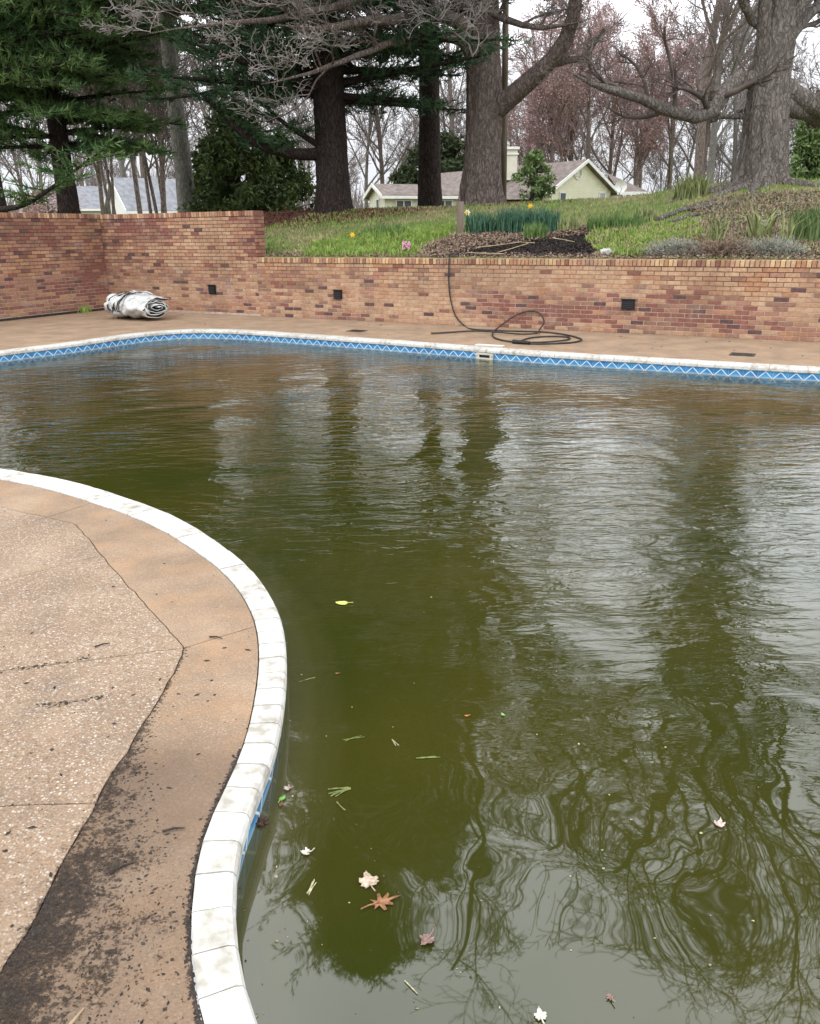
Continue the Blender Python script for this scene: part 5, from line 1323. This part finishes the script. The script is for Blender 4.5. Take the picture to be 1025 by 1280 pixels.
def flakes(name,pts,size,m,seed,lift=.03,tilt=.6,asp=.6):
    r_=np.random.default_rng(seed); n=len(pts); c=pts.copy(); c[:,2]+=r_.uniform(0,lift,n); a=r_.normal(0,1,(n,3)); a[:,2]*=tilt; a/=np.linalg.norm(a,axis=1,keepdims=True); b=np.cross(a,np.array([[0,0,1.]])+r_.normal(0,tilt*.7,(n,3))); b/=np.linalg.norm(b,axis=1,keepdims=True)
    s_=size*r_.uniform(.5,1.4,(n,1)); V=np.stack([c-a*s_,c-b*s_*asp,c+a*s_,c+b*s_*asp],1).reshape(-1,3); return obj(name,npmesh(name,V,np.arange(n*4).reshape(-1,4),m))
stuff(tag(flakes('leaf_litter',polyscatter(Z_COVER,1500,33),.02,LEAFB,33,.05),'dead leaves caught between the bright ground cover','leaf litter'))
stuff(tag(blades('dry_stems',polyscatter(Z_COVER,700,34),.14,.010,STRAW,1.2,rs=34),'dry stems among the bright ground cover','dry stems'))
stuff(tag(flakes('leaf_litter',polyscatter(Z_LITTER,5000,3),.028,LEAFB,3),'brown leaf litter round the dark daffodil clumps','leaf litter'))
stuff(tag(flakes('leaf_litter',polyscatter(Z_LITTER2,15000,4),.021,LEAFB,4,.05),'brown dead leaves covering the mound at the right end','leaf litter'))
stuff(tag(flakes('leaf_litter',polyscatter(Z_LITTER2,3000,14),.022,GREYP,14,.06),'pale dry stalks scattered over the right mound','leaf litter'))
stuff(tag(flakes('bark_mulch',polyscatter(Z_MULCH,9000,5),.022,CHIP,5,.025,.4,.4),'black bark mulch bed in the middle above the low wall','mulch'))
# strip of soil and litter right behind the coping
strip=[]
r_=np.random.default_rng(6)
for k in range(7000):
    t_=r_.uniform(T_END+.1,16); s_=r_.uniform(.2,.55); p=CN+d1*t_+nb*s_; strip.append((p.x,p.y,terr(p.x,p.y)))
stuff(tag(flakes('leaf_litter',np.array(strip),.02,LEAFB,7,.03),'thin line of dry leaves behind the wall coping','leaf litter'))
# lawn grass
def lawn():
    r_=np.random.default_rng(9); A=[];B=[]
    n=0
    while n<90000:
        px=r_.uniform(330,1025); u=r_.random(); s_=.5+26*u*u; 
        t_=r_.uniform(2,26); p=CN+d1*t_+nb*s_
        x,y,dd=proj((p.x,p.y,1.8)); n+=1
        if not(310<x<1060): continue
        z=zone(p.x,p.y) if s_<9 else 0
        if z in (1,3,4): continue
        if z in (2,5) and r_.random()<.93: continue
        q=(p.x,p.y,terr(p.x,p.y)); rn=mnoise.noise(Vector((p.x*.7,p.y*.7,7)))
        (A if rn+r_.normal(0,.25)>-.02 else B).append(q)
    GR1=mat('lawn_green',(.11,.20,.035),.8,(.21,.32,.07),scale=3,coord='World'); GR2=mat('lawn_straw',(.24,.22,.10),.8,(.38,.33,.18),scale=3,coord='World')
    stuff(tag(blades('lawn_grass',np.array(A),.075,.016,GR1,.9,rs=31),'short green lawn rising behind the flower bed','grass'))
    stuff(tag(blades('lawn_grass',np.array(B),.06,.016,GR2,1.0,rs=32),'dry straw coloured blades mixed into the lawn','grass'))
lawn()
REDM=mat('red_mulch',(.07,.026,.017),.9,(.19,.08,.05),scale=14,coord='World'); rp=[]
for q,w,nn in ((TREE_AT['bigpine'],2.5,4500),(TREE_AT['pine2'],1.4,1800),(TREE_AT['oak'],1.7,2200)):
    k=0
    while k<nn:
        x=q.x+random.gauss(0,w*.75); y=q.y+random.gauss(0,w*.45)
        k+=1; rp.append((x,y,terr(x,y)))
stuff(tag(flakes('pine_straw',np.array(rp),.03,REDM,41,.03),'reddish pine straw mulch round the three middle trunks','mulch'))
# twigs on the mulch
mb=MB()
for PX in ([(596,312),(620,309),(650,305),(668,306)],[(622,318),(640,313),(660,307)],[(690,300),(705,302),(718,305)],[(585,318),(600,319),(630,320)]):
    mb.tube([GT(x,y)+Vector((0,0,.03)) for x,y in PX],.009,5)
stuff(tag(mb.build('fallen_twigs',[STRAW]),'pale dry fallen twigs lying on the black mulch','twigs'))
# dead wood on the right mound
mb=MB()
for PX,r in (([(822,277),(850,266),(885,261),(915,262)],.05),([(835,280),(865,271),(900,267),(925,270)],.035),([(858,262),(890,256),(930,255)],.04),([(905,300),(940,294),(985,285)],.012),([(880,285),(930,270),(990,262)],.012)):
    mb.tube([GT(x,y)+Vector((0,0,r*.8)) for x,y in PX],[r,r*.9,r*.6,r*.3][:len(PX)],7)
tag(mb.build('fallen_branch',[BARK_MAPLE]),'grey dead branches lying left of the huge trunk on the mound','branch')
# pale stone
c=GT(758,319); o=blob(c+Vector((0,0,.04)),.095,mat('pale_stone',(.28,.27,.25),.9,(.55,.54,.51),scale=12,bump=.01),'garden_stone',None,.75,3,.6,3); tag(o,'pale rough stone at the wall edge right of the black mulch','stone')

# ------------------------------------------------------------------ rolled pool cover
def cover():
    fl=G(138,399); fr=G(214,398); c0=(fl+fr)/2; c0.z=0
    t=thing('pool_cover','rolled grey white pool cover with black straps lying by the wall corner','pool cover',c0)
    TOP=mat('grey_white_vinyl',(.26,.27,.27),.75,(.55,.55,.53),scale=7,lo=.3,hi=.52,bump=.012,bscale=9,coord='World'); UND=mat('dark_vinyl_underside',(.035,.037,.042),.5,(.10,.105,.11),scale=8,coord='World')
    axd=Vector((.74,-.67,0)).normalized(); sdv=Vector((-axd.y,axd.x,0)); L_=1.18; nu=30; turns=4.2; nt_=150
    V=[];R=[]
    for i in range(nt_):
        f=i/(nt_-1); th=-f*turns*2*math.pi+2.0; r=.05+.265*f
        for j in range(nu):
            u=j/(nu-1); x=(u-.5)*L_*(1+.08*math.sin(f*21+1)+.05*mnoise.noise(Vector((th,u,2)))) ; tele=(1-f)*.10
            nz_=mnoise.noise(Vector((x*3.2,th*.55,f*3))); nz2=mnoise.noise(Vector((x*7,math.cos(th)*2.2,math.sin(th)*2.2+f*4)))
            nz3=mnoise.noise(Vector((x*13,th*2.1,f*2))); rr=r*(1+.26*nz_+.20*nz2+.10*nz3)*(1-.10*u)*(1.0+.10*math.sin(u*5))
            y=math.cos(th)*rr*1.36; z=math.sin(th)*rr*.76
            if z<-.235: z=-.235-(abs(z)-.235)*.15
            V.append(c0+axd*(x+tele*(1 if u>.5 else -.2)*u)+sdv*y+Vector((0,0,z+.238)))
    Fc=[];
    for i in range(nt_-1):
        for j in range(nu-1): Fc.append((i*nu+j,i*nu+j+1,(i+1)*nu+j+1,(i+1)*nu+j))
    me=mesh('rolled_sheet',V,Fc,[TOP,UND],smooth=True); o=obj('rolled_sheet',me,t)
    md=o.modifiers.new('s','SOLIDIFY'); md.thickness=.016; md.material_offset=1; md.offset=-1
    # loose flap folded on the top
    V=[];
    for i in range(12):
        for j in range(16):
            u=j/15; v=i/11; x=-.05+u*.55; y=-.12+v*.26; z=.465+.02*math.sin(v*9+u*3)-.10*u*u+.03*mnoise.noise(Vector((x*8,y*8,1)))-.05*abs(v-.5)
            V.append(c0+axd*x+sdv*y+Vector((0,0,z)))
    Fc=[(i*16+j,i*16+j+1,(i+1)*16+j+1,(i+1)*16+j) for i in range(11) for j in range(15)]
    o=obj('loose_flap',mesh('loose_flap',V,Fc,[TOP,UND],smooth=True),t); md=o.modifiers.new('s','SOLIDIFY'); md.thickness=.02; md.material_offset=1
    STR=mat('black_strap',(.012,.012,.014),.6)
    for k,(x,tl) in enumerate([(-.40,.1),(-.28,-.25),(-.18,.3),(-.06,-.15),(.03,.35)]):
        mb=MB(); pts=[]
        for i in range(22):
            th=math.pi*(-.15+1.25*i/21); rr=.335*(1+.03*math.sin(i*1.7+k)); 
            pts.append(c0+axd*(x+tl*math.cos(th)*.3+.02*math.sin(i+k))+sdv*math.cos(th)*rr*1.28+Vector((0,0,max(.02,math.sin(th)*rr*.78+.238))))
        for a_,b_ in zip(pts,pts[1:]):
            mb.quad(a_-axd*.018,a_+axd*.018,b_+axd*.018,b_-axd*.018)
        o=mb.build('strap',[STR],t); md=o.modifiers.new('s','SOLIDIFY'); md.thickness=.006
    mb=MB()
    for k in range(16):
        a_=c0+axd*random.uniform(-.5,.0)-sdv*random.uniform(.24,.36)+Vector((0,0,random.uniform(.03,.22))); b_=a_+axd*random.uniform(-.12,.16)+Vector((0,0,random.uniform(-.1,.12)))
        mb.tube([a_,(a_+b_)/2+Vector((0,0,.03)),b_],.013,5)
    mb.build('strap_ends',[STR],t)
cover()

# ------------------------------------------------------------------ hose
def hose():
    RUB=mat('black_rubber_hose',(.018,.018,.018),.55,(.045,.042,.038),scale=20,coord='World'); r=.0125
    t=thing('garden_hose','dark rubber hose hanging over the low wall and coiled on the deck','hose',G(650,425))
    g=lambda x,y,z=.016:G(x,y,z); w=lambda x,y,o=.03:onwall(x,y,o)
    path=[w(575,314,-.35)]+[w(566,320,-.12),w(562,321.5,.02),w(561,335),w(561,355),w(564,378),w(570,396),w(579,406,.05),g(592,411.5),g(620,413),g(650,414),g(680,415),g(705,418),g(722,422),g(727,425),g(715,428),g(690,429.5),g(665,429.6),g(650,428.5),g(642,427)]
    mb=MB(); mb.tube(catmull(path,False,.04)+[path[-1]],r,8); mb.build('tube',[RUB],t,True)
    path=[g(541,416.5),g(560,415.5),g(590,413.8,.03),g(620,415,.04),g(650,417.5,.03),g(668,417,.05),w(675,411,.32),w(680,402,.12),w(676,393,.05),w(667,389,.03),w(655,390,.05),w(640,397,.12),w(625,408,.3),g(616,416,.03),g(618,422,.016),g(632,426,.016),g(655,428,.03),g(690,427,.03),g(712,423.5,.016),g(708,421,.016),g(685,420.5,.016),g(662,422.5,.016),g(650,427,.03)]
    mb=MB(); mb.tube(catmull(path,False,.04)+[path[-1]],r,8); mb.build('tube',[RUB],t,True)
    mb=MB(); mb.tube([g(539,416.6,.018),g(545,416.3,.018)],[.018,.015],8); mb.build('brass_end',[mat('dull_brass',(.09,.06,.025),.5)],t)
    mb=MB(); a=g(641,427,.03); mb.tube([a,g(662,428.6,.03)],[.03,.022],8); mb.build('nozzle',[BLACK],t)
hose()

# ------------------------------------------------------------------ pool fittings
def skimmer():
    skp=G(614,443,-.09); best=min(range(nO),key=lambda i:(OUT[i]-Vector((skp.x,skp.y,0))).length); p=OUT[best]; n=NR[best]; tt=Vector((-n.y,n.x,0)); c=p-n*.004; c=Vector((c.x,c.y,-.098))+n*.01
    t=thing('pool_skimmer','white skimmer opening with a dark slot in the far tile band','skimmer',c); WH=mat('white_plastic',(.42,.40,.33),.6,(.52,.50,.43),scale=20)
    mb=MB(); mb.box(c+Vector((0,0,.034)),.135,.010,.012,tt,n); mb.box(c-Vector((0,0,.034)),.135,.010,.014,tt,n)
    for s_ in (-1,1): mb.box(c+tt*s_*.11,.025,.010,.0215,tt,n)
    mb.build('face_plate',[WH],t); mb=MB(); mb.box(c+n*.012,.10,.002,.0225,tt,n); mb.build('opening',[BLACK],t)
    for s_ in (-1,1): mb=MB(); mb.tube([c+tt*s_*.12-n*.012,c+tt*s_*.12-n*.016],.006,8); mb.build('screw',[BLACK],t)
skimmer()
LID=mat('dark_lid',(.03,.028,.024),.7,(.07,.06,.05),scale=15)
def lid(px,py,w,d,m,label,grate=True):
    c=G(px,py,.006); t=thing('deck_drain',label,'drain cover',c); mb=MB(); mb.box(c-Vector((0,0,.001)),w/2,d/2,.005,d1,nb); mb.build('plate',[m],t)
    if grate:
        for k in range(5): mb=MB(); mb.box(c+d1*((k-2)*w*.17)+Vector((0,0,.0055)),w*.05,d*.36,.002,d1,nb); mb.build('bar',[BLACK],t)
lid(446,413.5,.28,.22,LID,'small dark square cover in the far deck near the tall wall end'); lid(928,443,.30,.24,LID,'dark square cover in the far deck at the right')
lid(612,431.5,.42,.11,mat('white_lid',(.6,.58,.53),.6),'pale strip lid on the deck beside the hose coil',False)

# ------------------------------------------------------------------ leaves and litter
def leaf_shape(kind):
    if kind=='maple':
        A=[(0,-.1),(.10,-.30),(.36,-.42),(.40,-.24),(.62,-.10),(.50,.06),(.66,.22),(.60,.44),(.38,.38),(.27,.44),(.22,.66),(.08,.74),(0,.95)]
        return A+[(-x,y) for x,y in A[::-1][1:-1]]
    if kind=='oak':
        A=[(.03,-.5),(.06,-.3),(.34,-.42),(.14,-.12),(.52,-.02),(.5,.12),(.18,.12),(.36,.48),(.24,.5),(.08,.36),(.05,.7)]
        return A+[(0,1)]+[(-x,y) for x,y in A[::-1]]
    n=14; return [(.30*math.sin(2*math.pi*k/n)*(1.1-.3*math.cos(2*math.pi*k/n)),math.cos(2*math.pi*k/n)*.55) for k in range(n)]
def floating(px,py,size,kind,m,label,rot=0,z=None,curl=.18,cat='leaf'):
    c=G(px,py,WATER_Z+.004 if z is None else z); t=thing('floating_leaf' if z is None else 'fallen_leaf',label,cat,c); P=leaf_shape(kind); rm=Matrix.Rotation(rot,3,'Z')
    def q(x,y,k=0):
        r2=x*x+y*y; return c+rm@Vector((x*size,y*size,size*(curl*r2*(.75+.6*math.sin(4*x+2.5*y+size*700+px)))+.001+k))
    V=[q(0,0)]+[q(x*.5,y*.5) for x,y in P]+[q(x,y) for x,y in P]; n=len(P); Fc=[]
    for i in range(n): j=(i+1)%n; Fc.append((0,1+i,1+j)); Fc.append((1+i,1+n+i,1+n+j,1+j))
    o=obj('blade',mesh('blade',V,Fc,m,smooth=True),t); md=o.modifiers.new('s','SOLIDIFY'); md.thickness=.0012
    mb=MB(); mb.tube([q(0,-.05,.001),q(.03,-.6,.002),q(.12,-1.0,.002)],.0016*max(1,size/.05),5); mb.build('stalk',[m],t)
def lm(n,a,b,sc=70): return mat(n,tuple(q*.62 for q in a),.55,tuple(q*.88 for q in b),scale=sc,coord='World')
TAN=lm('pale_tan_leaf',(.36,.25,.17),(.62,.50,.38)); RUST=lm('rust_leaf',(.18,.075,.03),(.34,.17,.08)); DKL=lm('dark_wet_leaf',(.05,.025,.02),(.11,.055,.04)); MAUV=lm('mauve_leaf',(.16,.09,.075),(.34,.22,.19)); LPINK=lm('pinkish_leaf',(.45,.30,.26),(.70,.56,.50)); YG=lm('yellow_green_leaf',(.55,.60,.10),(.72,.74,.22)); GRN=lm('green_leaf',(.12,.36,.06),(.30,.55,.16)); CRM=lm('cream_leaf',(.55,.48,.38),(.75,.70,.60))
floating(462,1104,.042,'maple',TAN,'largest pale tan curled maple leaf floating above the oak leaf',.3,curl=.5)
floating(476,1128,.058,'oak',RUST,'rust brown lobed oak leaf floating just below the pale maple leaf',-1.2,curl=.15)
floating(535,1174,.030,'maple',MAUV,'mauve brown crumpled leaf floating lower right of the oak leaf',2.4,curl=.5)
floating(384,1066,.022,'maple',CRM,'small cream curled leaf floating left of centre above the tan maple leaf',1.4,curl=.5)
floating(899,1031,.024,'maple',LPINK,'pinkish leaf floating alone at the right side of the pool',-.5,curl=.5)
floating(676,1271,.022,'maple',CRM,'cream leaf floating at the bottom edge of the photograph',0.1,curl=.4)
floating(427,754,.055,'round',YG,'bright yellow green leaf floating in the open middle of the pool',1.45,curl=.15)
floating(360,986,.020,'maple',LPINK,'pinkish leaf floating near the coping above the green leaf',1.0,curl=.5)
floating(353,998,.026,'round',GRN,'small bright green leaf floating near the near coping',-.5,curl=.2)
floating(351,1006,.018,'round',RUST,'tiny rust leaf touching the bright green leaf by the coping',2.9,curl=.2)
floating(329,1029,.030,'maple',DKL,'dark brown wet leaf against the tile edge of the near coping',.8,curl=.3)
floating(628,893,.016,'round',GRN,'tiny green leaf floating beside the swirling trunk reflection',.4); floating(583,895,.014,'round',lm('orange_leaf',(.5,.16,.04),(.6,.26,.1)),'tiny orange leaf left of the tiny green one',1.5)
floating(421,842,.012,'round',RUST,'tiny rust leaf floating below the yellow green leaf',1.2); floating(763,1247,.018,'oak',MAUV,'brown feathery leaf floating near the bottom right of centre',.3)
def needle_bunch(px,py,L_,n,rot,spread,m,label,w=.0014):
    c=G(px,py,WATER_Z+.003); mb=MB()
    for k in range(n):
        a=rot+random.uniform(-spread,spread); l_=L_*random.uniform(.7,1); e_=c+Vector((math.cos(a)*l_,math.sin(a)*l_,0)); mb.tube([c+Vector((random.uniform(-.006,.006),random.uniform(-.006,.006),0)),c.lerp(e_,.5)+Vector((0,0,.001)),e_],w,4)
    tag(mb.build('pine_needles',[m]),label,'pine needles')
PN=lm('green_needle',(.11,.14,.03),(.22,.25,.07)); PS=lm('pale_needle',(.42,.38,.22),(.6,.55,.36))
needle_bunch(437,985,.075,9,3.5,.45,PN,'fan of green pine needles floating right of the green leaf',.002); needle_bunch(420,1003,.05,2,-.9,.1,PN,'two loose needles trailing below the green fan')
needle_bunch(520,948,.085,2,.12,.06,PN,'two green needles floating in the middle of the pool',.002); needle_bunch(430,925,.08,2,.35,.12,PN,'pair of needles floating above the green fan'); needle_bunch(385,1118,.06,5,1.3,.2,PS,'small tan needle tuft left of the pale maple leaf'); needle_bunch(508,1228,.055,1,-.9,.05,PS,'single pale needle floating near the bottom of the pool'); needle_bunch(375,852,.07,3,.6,.15,PN,'few dull needles under the surface right of the coping'); needle_bunch(490,925,.04,2,-1.2,.3,PS,'two brown needles near the centre of the pool')
# fine floating specks
def specks():
    r_=np.random.default_rng(77); V=[];Fi=[]; k=0
    while k<420:
        if k<200:
            i=int(r_.integers(0,nO)); 
            if not(OUT[i].x<1 and OUT[i].y<6): continue
            p=OUT[i]-NR[i]*(abs(r_.normal(0,.05))-.015)
        else:
            p=G(r_.uniform(300,1025),r_.uniform(560,1275),WATER_Z)
            if pip(p.x,p.y,OUT)==False: continue
        s_=.0012+.0035*r_.random()**3; b=len(V); an=r_.uniform(0,6.28)
        for q in range(5): a=an+q*1.2566; V.append((p.x+math.cos(a)*s_*r_.uniform(.5,1.6),p.y+math.sin(a)*s_*r_.uniform(.5,1.6),WATER_Z+.0015))
        Fi+=[(b,b+1,b+2),(b,b+2,b+3),(b,b+3,b+4)]; k+=1
    stuff(tag(obj('floating_specks',npmesh('floating_specks',V,Fi,mat('speck',(.05,.035,.02),.8,(.38,.33,.20),scale=30,lo=.45,hi=.6,coord='World'))),'tiny floating specks of pollen and debris on the pool water','debris'))
specks()
# bits of soil and bark on the deck
def bits(name,label,n,gen,size,m,seed,kind='stuff'):
    r_=np.random.default_rng(seed); V=[];Fi=[]
    for k in range(n):
        c=gen(r_); s_=size*(.35+2.2*r_.random()**4); el=r_.uniform(.8,2.4); an=r_.uniform(0,3.14); ca,sa=math.cos(an),math.sin(an); b=len(V)
        for dx,dy,dz in ((-1,0,0),(0,-1,0),(1,0,0),(0,1,0),(0.1,0.1,1.1),(-.3,.2,.8)):
            x=dx*s_*el*r_.uniform(.7,1.2); y=dy*s_*r_.uniform(.7,1.2); V.append((c[0]+x*ca-y*sa,c[1]+x*sa+y*ca,max(0.0005,dz*s_*.55)))
        Fi+=[(b,b+1,b+4),(b+1,b+2,b+4),(b+2,b+3,b+4),(b+3,b,b+5),(b,b+4,b+5),(b+3,b+5,b+4)]
    o=obj(name,npmesh(name,V,Fi,m)); stuff(tag(o,label,'debris'))
SOIL=mat('dark_soil_bits',(.014,.011,.010),.9,(.05,.038,.03),scale=60,coord='World')
def gd(r_):
    while True:
        x=r_.uniform(-1.4,-.4); y=r_.uniform(.9,2.9); a,b=dirtval(x,y)
        if r_.random()<a*1.6 and pip(x,y,AGG)==False and not pip(x,y,INN): return (x,y)
bits('soil_crumbs','dark soil crumbs heaped along the step in the near paving',4200,gd,.0020,SOIL,3)
def ge(r_):
    while True:
        px=r_.uniform(0,330); py=r_.uniform(610,1280); p=G(px,py)
        if not pip(p.x,p.y,INN): return (p.x,p.y)
bits('bark_crumbs','scattered black bark crumbs on the near deck',260,ge,.0030,SOIL,4)
def gf(r_):
    t_=r_.uniform(.3,15); s_=r_.uniform(.1,1.6)**1.2; p=CN+d1*t_-nb*s_
    return (p.x,p.y) if not pip(p.x,p.y,INN) else (CN.x+d1.x*t_-nb.x*.15,CN.y+d1.y*t_-nb.y*.15)
bits('deck_litter','small dark leaf bits on the far deck along the brick wall',160,gf,.008,SOIL,5)
cr_=[(15,838,60,828,115,822),(45,883,95,878,137,871)]
def gg(r_):
    a=cr_[r_.integers(0,2)]; f=r_.random(); x=a[0]+(a[4]-a[0])*f+r_.normal(0,1.5); y=a[1]+(a[5]-a[1])*f+r_.normal(0,1.5); p=G(x,y); return (p.x,p.y)
bits('crack_debris','dark debris gathered along two cracks in the aggregate slab',260,gg,.0028,SOIL,6)
def gh(r_):       # grime behind the near coping
    i=r_.integers(0,nO)
    while not (OUT[i].x<.2 and .9<OUT[i].y<2.2): i=r_.integers(0,nO)
    p=INN[i].lerp(INN[(i+1)%nO],r_.random())+NR[i]*abs(r_.normal(.002,.005)); return (p.x,p.y)
bits('edge_soil','line of black soil between the near deck and the white coping',2600,gh,.0022,SOIL,7)
SP=[(83,805,'twig'),(60,745,'twig'),(40,740,'s'),(273,797,'twig'),(85,835,'s')]
for k,(px,py,a) in enumerate([(128,806,.5),(270,797,-.3),(217,1037,.2),(152,1085,.6),(92,1275,1.2)]):
    c=G(px,py,.005); mb=MB(); v=Vector((math.cos(a),math.sin(a),0)); mb.tube([c-v*.03,c+Vector((.004,.003,.003)),c+v*.03],[.0035,.003,.0015],5)
    tag(mb.build('twig',[SOIL if k<4 else STRAW]),['short dark twig on the aggregate slab left of the seam','dark twig on the tan band near the coping bend','thin forked twig right of the soil heap','stubby bark piece on the dirty band','pale straw stalk on the soil at bottom left'][k],'twig')
